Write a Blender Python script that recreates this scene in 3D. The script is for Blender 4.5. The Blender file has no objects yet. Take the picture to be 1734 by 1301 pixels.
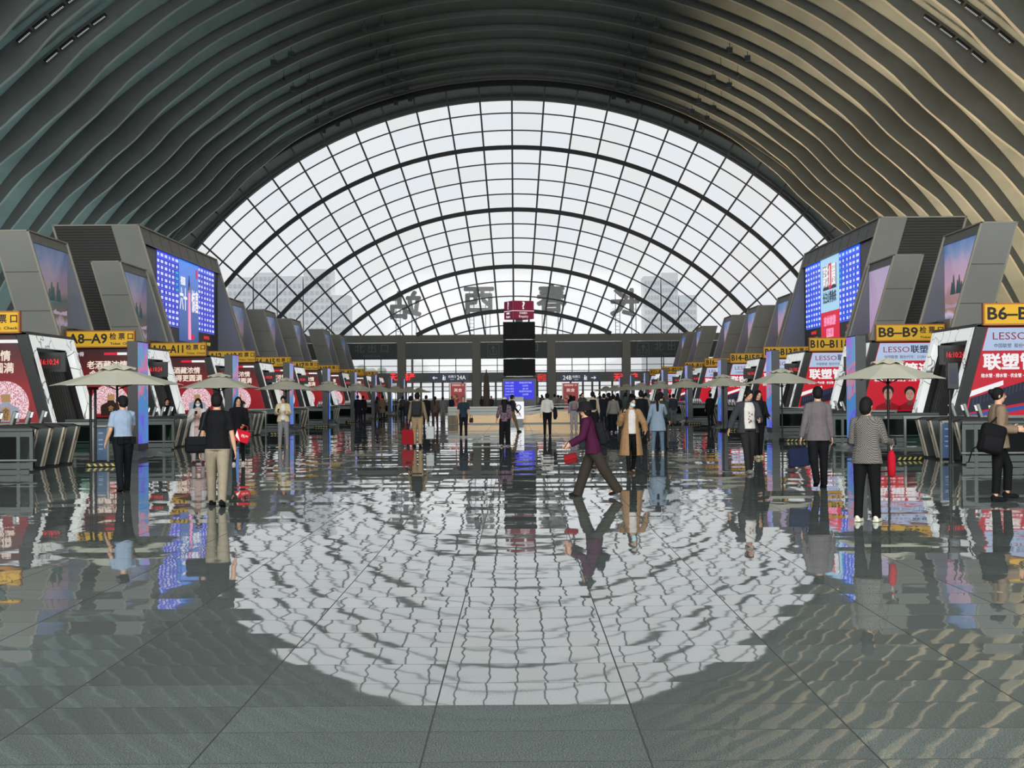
import bpy, bmesh, math, random
from mathutils import Vector, Matrix, Quaternion
PI = math.pi
S = bpy.context.scene
COL = S.collection
random.seed(11)
# ---------------------------------------------------------------- camera
F_PX, W_PX, H_PX = 2400.0, 1734.0, 1301.0
VPX, VPY, ROLL = 878.0, 669.0, 0.0078
CAM_POS = Vector((0.56, 0.0, 1.7))
yaw = math.atan((VPX - W_PX/2)/F_PX)
pitch = math.atan((VPY - H_PX/2)/F_PX)
cam_d = bpy.data.cameras.new('camera')
cam_d.sensor_width = 36.0
cam_d.lens = F_PX/W_PX*36.0
cam_d.clip_end = 3000
cam = bpy.data.objects.new('camera', cam_d)
COL.objects.link(cam)
CAM_M = Matrix.Rotation(yaw, 4, 'Z') @ Matrix.Rotation(PI/2 + pitch, 4, 'X') @ Matrix.Rotation(-ROLL, 4, 'Z')
cam.matrix_world = Matrix.Translation(CAM_POS) @ CAM_M
S.camera = cam

# ---------------------------------------------------------------- exposure, world
S.view_settings.view_transform = 'Standard'
S.view_settings.look = 'None'
S.view_settings.gamma = 1.0
S.view_settings.use_curve_mapping = False
S.view_settings.exposure = 0.0
world = bpy.data.worlds.new('overcast_sky')
S.world = world
world.use_nodes = True
wn = world.node_tree
wn.nodes.clear()
w_out = wn.nodes.new('ShaderNodeOutputWorld')
w_bg = wn.nodes.new('ShaderNodeBackground')
w_tc = wn.nodes.new('ShaderNodeTexCoord')
w_no = wn.nodes.new('ShaderNodeTexNoise')
w_no.inputs['Scale'].default_value = 2.5
w_cr = wn.nodes.new('ShaderNodeValToRGB')
w_cr.color_ramp.elements[0].color = (0.88, 0.91, 0.95, 1)
w_cr.color_ramp.elements[1].color = (1.0, 1.0, 1.0, 1)
wn.links.new(w_tc.outputs['Generated'], w_no.inputs['Vector'])
wn.links.new(w_no.outputs['Fac'], w_cr.inputs['Fac'])
wn.links.new(w_cr.outputs['Color'], w_bg.inputs['Color'])
w_bg.inputs['Strength'].default_value = 1.0
wn.links.new(w_bg.outputs['Background'], w_out.inputs['Surface'])

def area_light(name, loc, target, sx, sy, power, color, spread=180):
    d = bpy.data.lights.new(name, 'AREA')
    d.shape = 'RECTANGLE'; d.size = sx; d.size_y = sy
    d.energy = power; d.color = color; d.spread = math.radians(spread)
    o = bpy.data.objects.new(name, d)
    COL.objects.link(o)
    o.location = loc
    v = Vector(target) - Vector(loc)
    o.rotation_euler = v.to_track_quat('-Z', 'Y').to_euler()
    if sx > 100:      # a long strip: keep its length along the hall
        z = -v.normalized(); x = Vector((0, 1, 0)); y = z.cross(x)
        o.rotation_euler = Matrix(((x.x, y.x, z.x), (x.y, y.y, z.y), (x.z, y.z, z.z))).to_euler()
    return o
# daylight of the great glazed arch behind the camera
area_light('south_arch_daylight', (0, -26, 20), (0, 90, 2), 70, 30, 50000, (0.97, 1.0, 0.99))
# unseen strips added to light the vault: warm reflected sun east, cool west
def beam(name, side, elev, power, color):
    e = math.radians(elev)
    area_light(name, (side*28.5, 118, 4.75), (side*28.5 + side*math.cos(e), 118, 4.75 + math.sin(e)), 125, 1.2, power, color, 30)
for elev, pw in ((8, 5200), (26, 5200), (44, 5200), (62, 5600), (80, 5600), (96, 3600)):
    beam('east_vault_fill', 1, elev, pw, (1.0, 0.74, 0.49))
for elev, pw in ((8, 2100), (26, 1900), (44, 1500), (62, 1200), (80, 1000), (96, 700)):
    beam('west_vault_fill', -1, elev, pw, (0.62, 0.92, 1.0))

# ---------------------------------------------------------------- helpers
def hexc(h):
    h = h.lstrip('#')
    r = []
    for i in (0, 2, 4):
        c = int(h[i:i+2], 16)/255
        r.append(c/12.92 if c <= 0.04045 else ((c+0.055)/1.055)**2.4)
    return (r[0], r[1], r[2], 1)

def ground(px, py, z=0.0):
    """point of the plane at height z seen at that place of the photograph"""
    d = CAM_M.to_3x3() @ Vector(((px - W_PX/2)/F_PX, -(py - H_PX/2)/F_PX, -1))
    t = (z - CAM_POS.z)/d.z
    return CAM_POS + d*t
def at_depth(px, py, Y):
    d = CAM_M.to_3x3() @ Vector(((px - W_PX/2)/F_PX, -(py - H_PX/2)/F_PX, -1))
    return CAM_POS + d*(Y/d.y)

MATS = {}
def mat(name, color, rough=0.5, metal=0.0, emit=None, strength=0.0, noise=0.0, nscale=6.0, bump=0.0, spec=0.5, color2=None, stretch=None):
    """principled material; noise mixes the colour with a darker / second tone"""
    if name in MATS: return MATS[name]
    m = bpy.data.materials.new(name); m.use_nodes = True
    nt = m.node_tree; b = nt.nodes['Principled BSDF']
    c = hexc(color) if isinstance(color, str) else (*color, 1)
    b.inputs['Base Color'].default_value = c
    b.inputs['Roughness'].default_value = rough
    b.inputs['Metallic'].default_value = metal
    b.inputs['Specular IOR Level'].default_value = spec
    if noise or color2 or bump:
        tc = nt.nodes.new('ShaderNodeTexCoord')
        nz = nt.nodes.new('ShaderNodeTexNoise'); nz.inputs['Scale'].default_value = nscale
        nz.inputs['Detail'].default_value = 4
        if stretch:
            mp = nt.nodes.new('ShaderNodeMapping'); mp.inputs['Scale'].default_value = stretch
            nt.links.new(tc.outputs['Object'], mp.inputs['Vector']); nt.links.new(mp.outputs['Vector'], nz.inputs['Vector'])
        else:
            nt.links.new(tc.outputs['Object'], nz.inputs['Vector'])
        if noise or color2:
            cr = nt.nodes.new('ShaderNodeValToRGB')
            c2 = hexc(color2) if color2 else tuple(v*(1-noise) for v in c[:3]) + (1,)
            cr.color_ramp.elements[0].position = 0.35; cr.color_ramp.elements[1].position = 0.65
            cr.color_ramp.elements[0].color = c2; cr.color_ramp.elements[1].color = c
            nt.links.new(nz.outputs['Fac'], cr.inputs['Fac']); nt.links.new(cr.outputs['Color'], b.inputs['Base Color'])
            if emit == 'same':
                nt.links.new(cr.outputs['Color'], b.inputs['Emission Color'])
        if bump:
            bp = nt.nodes.new('ShaderNodeBump'); bp.inputs['Strength'].default_value = bump
            bp.inputs['Distance'].default_value = 0.02
            nt.links.new(nz.outputs['Fac'], bp.inputs['Height']); nt.links.new(bp.outputs['Normal'], b.inputs['Normal'])
    if emit:
        if emit == 'same': b.inputs['Emission Color'].default_value = c
        else: b.inputs['Emission Color'].default_value = hexc(emit)
        b.inputs['Emission Strength'].default_value = strength
    MATS[name] = m
    return m
def glow(name, color, strength=1.0, **k):
    m = mat(name, color, rough=0.4, emit='same', strength=strength, spec=.25, **k)
    m.node_tree.nodes['Principled BSDF'].inputs['Base Color'].default_value = (.015, .015, .015, 1)
    return m

def link(o, parent=None):
    COL.objects.link(o)
    if parent: o.parent = parent
    return o
def tag(o, label=None, cat=None, group=None, kind=None):
    if label: o['label'] = label
    if cat: o['category'] = cat
    if group: o['group'] = group
    if kind: o['kind'] = kind
    return o
def thing(name, label, cat, loc=(0, 0, 0), rz=0.0, group=None, kind=None):
    o = bpy.data.objects.new(name, None)
    o.empty_display_size = 0.1
    COL.objects.link(o); o.location = loc; o.rotation_euler = (0, 0, rz)
    return tag(o, label, cat, group, kind)
def copy_thing(root, loc, label, rz=None):
    r = root.copy(); COL.objects.link(r); r.location = loc
    if rz is not None: r.rotation_euler = (0, 0, rz)
    r['label'] = label
    for ch in root.children:
        c = ch.copy(); COL.objects.link(c); c.parent = r
        for g in ch.children:
            d = g.copy(); COL.objects.link(d); d.parent = c
    return r

class MB:
    """collects shapes into one mesh"""
    def __init__(self): self.v = []; self.f = []; self.m = []
    def add(self, vs, fs, mi=0, M=None):
        n = len(self.v)
        if M is not None: vs = [M @ Vector(v) for v in vs]
        self.v += [tuple(v) for v in vs]
        self.f += [tuple(i+n for i in f) for f in fs]; self.m += [mi]*len(fs)
        return self
    def box(self, x0, x1, y0, y1, z0, z1, mi=0, M=None):
        if x0 > x1: x0, x1 = x1, x0
        if y0 > y1: y0, y1 = y1, y0
        if z0 > z1: z0, z1 = z1, z0
        v = [(x0,y0,z0),(x1,y0,z0),(x1,y1,z0),(x0,y1,z0),(x0,y0,z1),(x1,y0,z1),(x1,y1,z1),(x0,y1,z1)]
        return self.add(v, [(0,3,2,1),(4,5,6,7),(0,1,5,4),(1,2,6,5),(2,3,7,6),(3,0,4,7)], mi, M)
    def rbox(self, x0, x1, y0, y1, z0, z1, b=0.02, mi=0, M=None, seg=2):
        bm = bmesh.new(); bmesh.ops.create_cube(bm, size=1)
        for v in bm.verts:
            v.co = Vector(((x0+x1)/2 + v.co.x*abs(x1-x0), (y0+y1)/2 + v.co.y*abs(y1-y0), (z0+z1)/2 + v.co.z*abs(z1-z0)))
        bmesh.ops.bevel(bm, geom=bm.edges[:], offset=b, segments=seg, affect='EDGES', profile=0.5)
        bm.verts.index_update()
        self.add([v.co.copy() for v in bm.verts], [[v.index for v in f.verts] for f in bm.faces], mi, M); bm.free()
        return self
    def prism_y(self, poly, y0, y1, mi=0, M=None):
        """polygon of (x, z) run from y0 to y1"""
        n = len(poly)
        a = sum(poly[i][0]*poly[(i+1)%n][1]-poly[(i+1)%n][0]*poly[i][1] for i in range(n))
        if a < 0: poly = poly[::-1]
        v = [(x, y0, z) for x, z in poly] + [(x, y1, z) for x, z in poly]
        f = [tuple(range(n)), tuple(range(2*n-1, n-1, -1))] + [(i, i+n, (i+1)%n+n, (i+1)%n) for i in range(n)]
        return self.add(v, f, mi, M)
    def prism_x(self, poly, x0, x1, mi=0, M=None):
        """polygon of (y, z) run from x0 to x1"""
        R = Matrix(((0,1,0,0),(1,0,0,0),(0,0,1,0),(0,0,0,1)))
        return self.prism_y(poly, x0, x1, mi, (M @ R) if M is not None else R)
    def quad(self, a, b, c, d, mi=0): return self.add([a, b, c, d], [(0,1,2,3)], mi)
    def tube(self, pts, r, n=8, mi=0, M=None, caps=True):
        pts = [Vector(p) for p in pts]
        rs = r if isinstance(r, (list, tuple)) else [r]*len(pts)
        vs = []; fs = []
        up = None
        for i, p in enumerate(pts):
            d = (pts[min(i+1, len(pts)-1)] - pts[max(i-1, 0)]).normalized()
            if up is None:
                up = Vector((0,0,1)) if abs(d.z) < 0.9 else Vector((1,0,0))
            s = d.cross(up)
            if s.length < 1e-4: up = Vector((1,0,0)) if abs(d.x) < .9 else Vector((0,1,0)); s = d.cross(up)
            s.normalize(); u = s.cross(d).normalized(); up = u
            for k in range(n):
                a = 2*PI*k/n
                vs.append(p + (s*math.cos(a) + u*math.sin(a))*rs[i])
        for i in range(len(pts)-1):
            for k in range(n):
                fs.append((i*n+k, i*n+(k+1)%n, (i+1)*n+(k+1)%n, (i+1)*n+k))
        if caps:
            fs.append(tuple(range(n-1, -1, -1))); m = (len(pts)-1)*n; fs.append(tuple(range(m, m+n)))
        return self.add(vs, fs, mi, M)
    def lathe(self, prof, n=16, mi=0, M=None, sx=1.0, sy=1.0):
        """profile of (radius, z)"""
        vs = []; fs = []
        for r, z in prof:
            for k in range(n):
                a = 2*PI*k/n; vs.append((r*sx*math.cos(a), r*sy*math.sin(a), z))
        for i in range(len(prof)-1):
            for k in range(n):
                fs.append((i*n+k, i*n+(k+1)%n, (i+1)*n+(k+1)%n, (i+1)*n+k))
        if prof[0][0] > 1e-5: fs.append(tuple(range(n-1, -1, -1)))
        if prof[-1][0] > 1e-5: m = (len(prof)-1)*n; fs.append(tuple(range(m, m+n)))
        return self.add(vs, fs, mi, M)
    def ell(self, c, r, n=12, mi=0, M=None):
        prof = [(max(1e-6, math.sin(PI*i/(n//2+2))), -math.cos(PI*i/(n//2+2))) for i in range(n//2+3)]
        T = Matrix.Translation(c) @ Matrix.Diagonal((r[0], r[1], r[2], 1))
        return self.lathe(prof, n, mi, (M @ T) if M is not None else T)
    def mesh(self, name, mats, smooth=False):
        me = bpy.data.meshes.new(name)
        me.from_pydata(self.v, [], self.f)
        for m in (mats if isinstance(mats, (list, tuple)) else [mats]): me.materials.append(m)
        if isinstance(mats, (list, tuple)) and len(mats) > 1:
            me.polygons.foreach_set('material_index', self.m)
        if smooth: me.polygons.foreach_set('use_smooth', [True]*len(me.polygons))
        me.update()
        return me
    def build(self, name, mats, parent=None, smooth=False, loc=None):
        o = bpy.data.objects.new(name, self.mesh(name, mats, smooth))
        link(o, parent)
        if loc is not None: o.location = loc
        return o

def smooth_sharp(o, ang=35):
    me = o.data
    me.polygons.foreach_set('use_smooth', [True]*len(me.polygons))
    me.set_sharp_from_angle(angle=math.radians(ang))
    return o

TXT = {}
TMP = bpy.data.scenes.new('workbench')          # a scratch scene where meshes are worked out; removed at the end
def bake(o):
    TMP.collection.objects.link(o)
    vl = TMP.view_layers[0]; vl.update(); dg = vl.depsgraph
    me = bpy.data.meshes.new_from_object(o.evaluated_get(dg))
    TMP.collection.objects.unlink(o)
    return me
def text(body, size, M, m, name='lettering', parent=None, align='CENTER', extrude=0.004, bold=0.0, mirror=False, squash=1.0, width=None):
    """lettering as real thin mesh; M puts its x-right, y-up plane in the place"""
    key = (body, size, m.name, align, extrude, bold, mirror, squash, width and round(width, 3))
    if key not in TXT:
        cu = bpy.data.curves.new('lettering', 'FONT')
        cu.body = body; cu.size = size; cu.align_x = align; cu.align_y = 'CENTER'
        cu.extrude = extrude; cu.resolution_u = 2
        o = bpy.data.objects.new('lettering', cu)
        me = bake(o)
        bpy.data.objects.remove(o); bpy.data.curves.remove(cu)
        xs = [v.co.x for v in me.vertices]
        if xs and width:
            k = width/(max(xs)-min(xs)); me.transform(Matrix.Diagonal((k, 1, 1, 1)))
        if mirror: me.transform(Matrix.Diagonal((-1, 1, 1, 1))); me.flip_normals()
        if bold:                                  # heavier strokes: the same strokes again, a hair to each side
            bm = bmesh.new()
            for i, (dx, dy) in enumerate(((0, 0), (1, .3), (-1, -.3), (.3, 1), (-.3, -1), (.7, -.7), (-.7, .7))):
                m2 = me.copy(); m2.transform(Matrix.Translation((dx*bold, dy*bold, i*.0003))); bm.from_mesh(m2); bpy.data.meshes.remove(m2)
            bm.to_mesh(me); bm.free()
        me.materials.clear(); me.materials.append(m)
        TXT[key] = me
    ob = bpy.data.objects.new(name, TXT[key])
    link(ob, parent)
    ob.matrix_basis = M
    return ob
def face_cam(x, y, z):
    """text plane facing -Y (towards the camera) at x, y, z"""
    return Matrix.Translation((x, y, z)) @ Matrix.Rotation(PI/2, 4, 'X')
def face_x(x, y, z, s):
    """text plane facing the hall axis from side s (-1 left wall, +1 right wall)"""
    return Matrix.Translation((x, y, z)) @ Matrix.Rotation(-s*PI/2, 4, 'Z') @ Matrix.Rotation(PI/2, 4, 'X')
# ================================================================ the hall
ZC, RV = -14.35, 56.3            # axis height and radius of the barrel vault
YE = 180.0                        # the glazed end wall
def arc(th, r=RV): return (r*math.sin(th), ZC + r*math.cos(th))

# ---- floor: polished granite, every slab lying a hair out of level
def floor_mat():
    m = bpy.data.materials.new('polished_granite'); m.use_nodes = True
    nt = m.node_tree; N = nt.nodes; L = nt.links
    b = N['Principled BSDF']
    geo = N.new('ShaderNodeNewGeometry')
    sep = N.new('ShaderNodeSeparateXYZ'); L.new(geo.outputs['Position'], sep.inputs[0])
    def math_(op, a, bb=None, c=None):
        n = N.new('ShaderNodeMath'); n.operation = op
        for i, v in enumerate((a, bb, c)):
            if v is None: continue
            if isinstance(v, (int, float)): n.inputs[i].default_value = v
            else: L.new(v, n.inputs[i])
        return n.outputs[0]
    tx, ty = 1.0625, 0.6
    ux = math_('DIVIDE', math_('SUBTRACT', sep.outputs['X'], 0.095), tx)
    uy = math_('DIVIDE', math_('ADD', sep.outputs['Y'], 0.02), ty)
    ix = math_('FLOOR', ux); iy = math_('FLOOR', uy)
    fx = math_('FRACT', ux); fy = math_('FRACT', uy)
    comb = N.new('ShaderNodeCombineXYZ'); L.new(ix, comb.inputs[0]); L.new(iy, comb.inputs[1])
    wnz = N.new('ShaderNodeTexWhiteNoise'); wnz.noise_dimensions = '2D'; L.new(comb.outputs[0], wnz.inputs['Vector'])
    # rows share part of their tilt, as in the photo where whole rows break the reflection
    wny = N.new('ShaderNodeTexWhiteNoise'); wny.noise_dimensions = '1D'; L.new(iy, wny.inputs['W'])
    wsep = N.new('ShaderNodeSeparateColor'); L.new(wnz.outputs['Color'], wsep.inputs[0])
    # slow waves inside the slabs
    no = N.new('ShaderNodeTexNoise'); no.inputs['Scale'].default_value = 3.6; no.inputs['Detail'].default_value = 1.5
    L.new(geo.outputs['Position'], no.inputs['Vector'])
    nsep = N.new('ShaderNodeSeparateColor'); L.new(no.outputs['Color'], nsep.inputs[0])
    wx = math_('ADD', math_('MULTIPLY', math_('SUBTRACT', wsep.outputs[0], .5), TILT_X), math_('MULTIPLY', math_('SUBTRACT', nsep.outputs[0], .5), WAVE_X))
    wy = math_('ADD', math_('ADD', math_('MULTIPLY', math_('SUBTRACT', wsep.outputs[1], .5), TILT_Y), math_('MULTIPLY', math_('SUBTRACT', wny.outputs['Value'], .5), ROW_Y)),
               math_('MULTIPLY', math_('SUBTRACT', nsep.outputs[1], .5), WAVE_Y))
    cn = N.new('ShaderNodeCombineXYZ'); L.new(wx, cn.inputs[0]); L.new(wy, cn.inputs[1]); cn.inputs[2].default_value = 1
    vn = N.new('ShaderNodeVectorMath'); vn.operation = 'NORMALIZE'; L.new(cn.outputs[0], vn.inputs[0])
    L.new(vn.outputs[0], b.inputs['Normal'])
    # joints
    def near_edge(f, w):
        return math_('ADD', math_('LESS_THAN', f, w), math_('GREATER_THAN', f, 1-w))
    j = math_('MINIMUM', math_('ADD', near_edge(fx, 0.0045), near_edge(fy, 0.0065)), 1.0)
    # speckle
    sp = N.new('ShaderNodeTexNoise'); sp.inputs['Scale'].default_value = 130; sp.inputs['Detail'].default_value = 3
    L.new(geo.outputs['Position'], sp.inputs['Vector'])
    cr = N.new('ShaderNodeValToRGB')
    cr.color_ramp.elements[0].position = .38; cr.color_ramp.elements[0].color = hexc('#4e5453')
    cr.color_ramp.elements[1].position = .66; cr.color_ramp.elements[1].color = hexc('#858c8a')
    L.new(sp.outputs['Fac'], cr.inputs['Fac'])
    # slab to slab tone, and warmer slabs here and there
    mx = N.new('ShaderNodeMix'); mx.data_type = 'RGBA'; mx.blend_type = 'MULTIPLY'; mx.inputs['Factor'].default_value = 1
    tr = N.new('ShaderNodeValToRGB'); tr.color_ramp.elements[0].color = (.84, .84, .83, 1); tr.color_ramp.elements[1].color = (1.06, 1.09, 1.09, 1)
    L.new(wsep.outputs[2], tr.inputs['Fac']); L.new(cr.outputs['Color'], mx.inputs['A']); L.new(tr.outputs['Color'], mx.inputs['B'])
    mj = N.new('ShaderNodeMix'); mj.data_type = 'RGBA'; L.new(j, mj.inputs['Factor'])
    L.new(mx.outputs['Result'], mj.inputs['A']); mj.inputs['B'].default_value = hexc('#262a29')
    L.new(mj.outputs['Result'], b.inputs['Base Color'])
    rg = math_('ADD', math_('MULTIPLY', j, 0.5), FLOOR_ROUGH); L.new(rg, b.inputs['Roughness'])
    b.inputs['IOR'].default_value = FLOOR_IOR
    return m
TILT_X, TILT_Y, ROW_Y, WAVE_X, WAVE_Y = 0.005, 0.0045, 0.011, 0.022, 0.0055
FLOOR_ROUGH, FLOOR_IOR = 0.02, 2.1
MB().box(-21, 21, -6, YE+0.5, -0.3, 0.0).build('floor', floor_mat())
tag(bpy.data.objects['floor'], 'polished grey granite slab floor mirroring the arched window', kind='structure')

# ---- vault shell
m_shell = mat('vault_sheet', '#7d8580', rough=0.55, noise=0.18, nscale=0.6, bump=0.5, stretch=(1, 0.15, 1))
m_rib = mat('rib_cladding', '#6c706d', rough=0.6, noise=0.12, nscale=0.8)
m_flange = mat('rib_edge', '#97968d', rough=0.5)
m_black = mat('matt_black', '#0c0e0f', rough=0.7)
def vault(name, y0, y1, r0, r1, n=96, t0=-1.245, t1=1.245, seg_y=1):
    b = MB(); vs = []; fs = []
    for i in range(n+1):
        th = t0 + (t1-t0)*i/n
        for r in (r0, r1):
            x, z = arc(th, r)
            for y in (y0, y1): vs.append((x, y, z))
    for i in range(n):
        a = i*4; c = a+4
        fs += [(a, c, c+1, a+1), (a+2, a+3, c+3, c+2), (a, a+2, c+2, c), (a+1, c+1, c+3, a+3)]
    fs += [(0, 1, 3, 2), (n*4, n*4+2, n*4+3, n*4+1)]
    b.add(vs, fs)
    return b
sh = vault('ceiling', -28, 190, RV, RV+0.5).build('ceiling', m_shell)
smooth_sharp(sh, 30); tag(sh, 'grey sheet-lined barrel vault over the hall', kind='structure')

# ---- ribs: fins hanging from the vault, deep at the haunches, shallow at the crown
def fin_depth(a):
    a = abs(a)
    k = [(0, .58), (.14, .66), (.3, .8), (.5, .9), (.63, 1.4), (.73, 1.95), (.8, 1.75), (.9, 1.0), (1.02, .62), (1.25, .5)]
    for i in range(len(k)-1):
        if k[i][0] <= a <= k[i+1][0]:
            u = (a-k[i][0])/(k[i+1][0]-k[i][0]); u = u*u*(3-2*u)
            return k[i][1]*(1-u)+k[i+1][1]*u
    return 1.2
def rib(y, idx):
    b = MB(); n = 110; t1 = 1.24
    vs = []; fs = []; mi = []
    for i in range(n+1):
        th = -t1 + 2*t1*i/n
        d = fin_depth(th)
        w = 0.16 + 0.22*min(1, abs(th)/0.5)
        lean = -0.9*math.exp(-((abs(th)-.32)/.2)**2)      # the fin's lower edge sweeps towards the camera beside the crown
        for r, yy in ((RV+.05, y-w/2), (RV-d, y+lean-w/2), (RV-d, y+lean+w/2+.12), (RV+.05, y+w/2)):
            x, z = arc(th, r); vs.append((x, yy, z))
    for i in range(n):
        a = i*4; c = a+4
        for k in range(3):
            fs.append((a+k, c+k, c+k+1, a+k+1)); mi.append(1 if k == 1 else 0)
    b.v = vs; b.f = fs; b.m = mi
    o = b.build('trim_%d' % (idx+1), [m_rib, m_flange])
    smooth_sharp(o, 40)
    tag(o, 'curved rib fin sweeping across the vault', kind='structure')
    # the dark air slot that follows the fin on either side of the crown
    s = MB()
    for sg in (-1, 1):
        vs = []; fs = []; n2 = 40
        for i in range(n2+1):
            u = i/n2; th = sg*(.06 + u*.74)
            w = 0.10 + .75*math.sin(PI*min(1, u*1.05))**1.2*(.35+.65*(1-abs(u-.55)))
            x, z = arc(th, RV-.1)
            x2, z2 = arc(th, RV+.03)
            vs += [(x, y+.35, z), (x, y+.35+w, z), (x2, y+.35+w, z2), (x2, y+.35, z2)]
        for i in range(n2):
            a = i*4; c = a+4
            for k in range(4): fs.append((a+k, c+k, c+(k+1)%4, a+(k+1)%4))
        s.add(vs, fs)
    so = s.build('air_slot', m_black, o)
    return o
RIB_Y = [178.0 - 6.1*j for j in range(19)]
for j, y in enumerate(RIB_Y): rib(y, j)

# ---- service lights strips high on the near ribs (white louvres seen at both top corners)
m_strip = glow('strip_white', '#dfe6e6', 0.6)
for sg, side in ((-1, 'left'), (1, 'right')):
    for j, y in enumerate(RIB_Y[11:13]):
        t = thing('strip_light', 'white louvred strip light in the vault slot, %s corner, %s lit rib' % (side, ('second', 'nearest')[j]), 'ceiling light', (0, y-1.5, 0), group='strip lights in the vault slots')
        h = MB(); l = MB()
        for k in range(4):
            th = sg*(.62 + .028*k)
            x, z = arc(th, RV-1.0); x2, z2 = arc(th+sg*.02, RV-1.0)
            M = Matrix.Translation((x, 0, z)) @ Matrix.Rotation(th, 4, 'Y')
            h.box(-.1, 1.25, -.16, .16, 0, .2, 0, M)
            for q in range(9): l.box(.0+.125*q, .06+.125*q, -.12, .12, -.03, 0, 0, M)
        h.build('housing', m_black, t); l.build('louvre', m_strip, t)

# ---- hanging spot lights, in pairs below every rib
m_spot = mat('spot_black', '#1b2022', rough=0.45)
m_lens = mat('spot_glass', '#39444a', rough=0.15)
def spot_unit(kind, label):
    if kind == 'box':
        t = thing('hanging_spotlight', label, 'ceiling light')
        MB().rbox(-.27, .27, -.2, .2, -1.05, -.5, .03).build('housing', m_spot, t)
        MB().box(-.2, .2, -.215, -.2, -.97, -.58).build('glass', m_lens, t)
        MB().tube([(0, 0, -.5), (0, 0, 0)], .03, 6).build('stem', m_spot, t)
        b = MB(); b.tube([(-.3, 0, -.75), (-.3, 0, -.42), (.3, 0, -.42), (.3, 0, -.75)], .02, 5); b.build('bracket', m_spot, t)
    else:
        t = thing('hanging_pendant', label, 'ceiling light')
        MB().tube([(0, 0, -.85), (0, 0, 0)], .02, 5).build('stem', m_spot, t)
        MB().lathe([(.05, -.8), (.12, -.95), (.13, -1.15), (.0, -1.2)], 10).build('lamp_head', m_spot, t)
    return t
protos = {}
ordn = ['first', 'second', 'third', 'fourth', 'fifth', 'sixth', 'seventh', 'eighth', 'ninth']
for j, y in enumerate(RIB_Y[:7]):
    kind = 'box' if j in (0, 1, 2, 4, 6) else 'pendant'
    for th, where in ((-.44, 'far left'), (-.405, 'left'), (-.265, 'outer left of crown'), (-.232, 'inner left of crown'),
                      (.232, 'inner right of crown'), (.265, 'outer right of crown'), (.405, 'right'), (.44, 'far right')):
        x, z = arc(th, RV-.62-.5*abs(th))
        lab = '%s below the %s rib from the window, %s' % ('black spotlight' if kind == 'box' else 'small black pendant', ordn[j], where)
        if kind not in protos:
            protos[kind] = spot_unit(kind, lab); protos[kind].location = (x, y-.3, z)
            protos[kind]['group'] = 'spotlights hanging from the vault' if kind == 'box' else 'pendants hanging from the vault'
        else: copy_thing(protos[kind], (x, y-.3, z), lab)

# ---- end wall: glazed arch
ZS = 9.38                          # sill
ZG = 1.7 - (883-669)*0.075        # centre of the fan of mullions
RO = 55.9
m_mull = mat('mullion_grey', '#4a4c52', rough=0.5)
m_mulld = mat('mullion_dark', '#2b2d32', rough=0.5)
def glass_mat(name, tint, gl=0.05):
    m = bpy.data.materials.new(name); m.use_nodes = True
    nt = m.node_tree; nt.nodes.clear()
    o = nt.nodes.new('ShaderNodeOutputMaterial'); t = nt.nodes.new('ShaderNodeBsdfTransparent'); t.inputs[0].default_value = hexc(tint)
    g = nt.nodes.new('ShaderNodeBsdfGlossy'); g.inputs['Roughness'].default_value = .05; g.inputs[0].default_value = (.8, .8, .8, 1)
    x = nt.nodes.new('ShaderNodeMixShader'); x.inputs[0].default_value = gl
    nt.links.new(t.outputs[0], x.inputs[1]); nt.links.new(g.outputs[0], x.inputs[2]); nt.links.new(x.outputs[0], o.inputs[0])
    return m
g_a = glass_mat('pane_clear', '#f4f4f4', .02); g_b = glass_mat('pane_cool', '#eff2f4', .02); g_c = glass_mat('pane_grey', '#f0f0ef', .03)
win = bpy.data.objects.new('window_1', None); COL.objects.link(win); win.location = (0, YE, 0)
tag(win, 'huge glazed arch window closing the end of the hall', kind='structure')
STEP = math.radians(4.36)
RINGS = [(47.5, 1), (39.6, 1), (32.35, 1), (26.75, 1)]
thin = [53.9, 51.9, 49.7, 45.5, 43.5, 41.6, 37.8, 36.0, 34.2, 30.5, 28.6, 24.9, 55.6]
def clip_span(r):
    c = (ZS-ZG)/r
    return math.acos(min(1, c)) if c < 1 else 0
bt, bk, br, bp = MB(), MB(), MB(), MB()
def arc_bar(b, r, w, d, yc):
    t = clip_span(r)
    if t <= 0: return
    n = max(12, int(t*60)); vs = []; fs = []
    for i in range(n+1):
        th = -t + 2*t*i/n
        for rr, yy in ((r-w/2, yc-d), (r+w/2, yc-d), (r+w/2, yc), (r-w/2, yc)):
            vs.append((rr*math.sin(th), yy, ZG+rr*math.cos(th)))
    for i in range(n):
        a = i*4; c = a+4
        for k in range(4): fs.append((a+k, a+(k+1)%4, c+(k+1)%4, c+k))
    b.add(vs, fs)
for r in thin: arc_bar(bt, r, .14, .2, 0)
for r, _ in RINGS: arc_bar(bk, r, .5, .5, 0)
for i in range(-14, 15):
    th = i*STEP
    r0 = (ZS-ZG)/math.cos(th)
    if r0 >= RO: continue
    M = Matrix.Translation((0, 0, ZG)) @ Matrix.Rotation(th, 4, 'Y')
    br.box(-.11, .11, -.32, 0, r0-.1, RO+.1, 0, M)
rr_all = sorted([r for r, _ in RINGS] + thin + [RO])
rr_all = [23.7] + [r for r in rr_all if r > 23.7]
random.seed(5)
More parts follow.
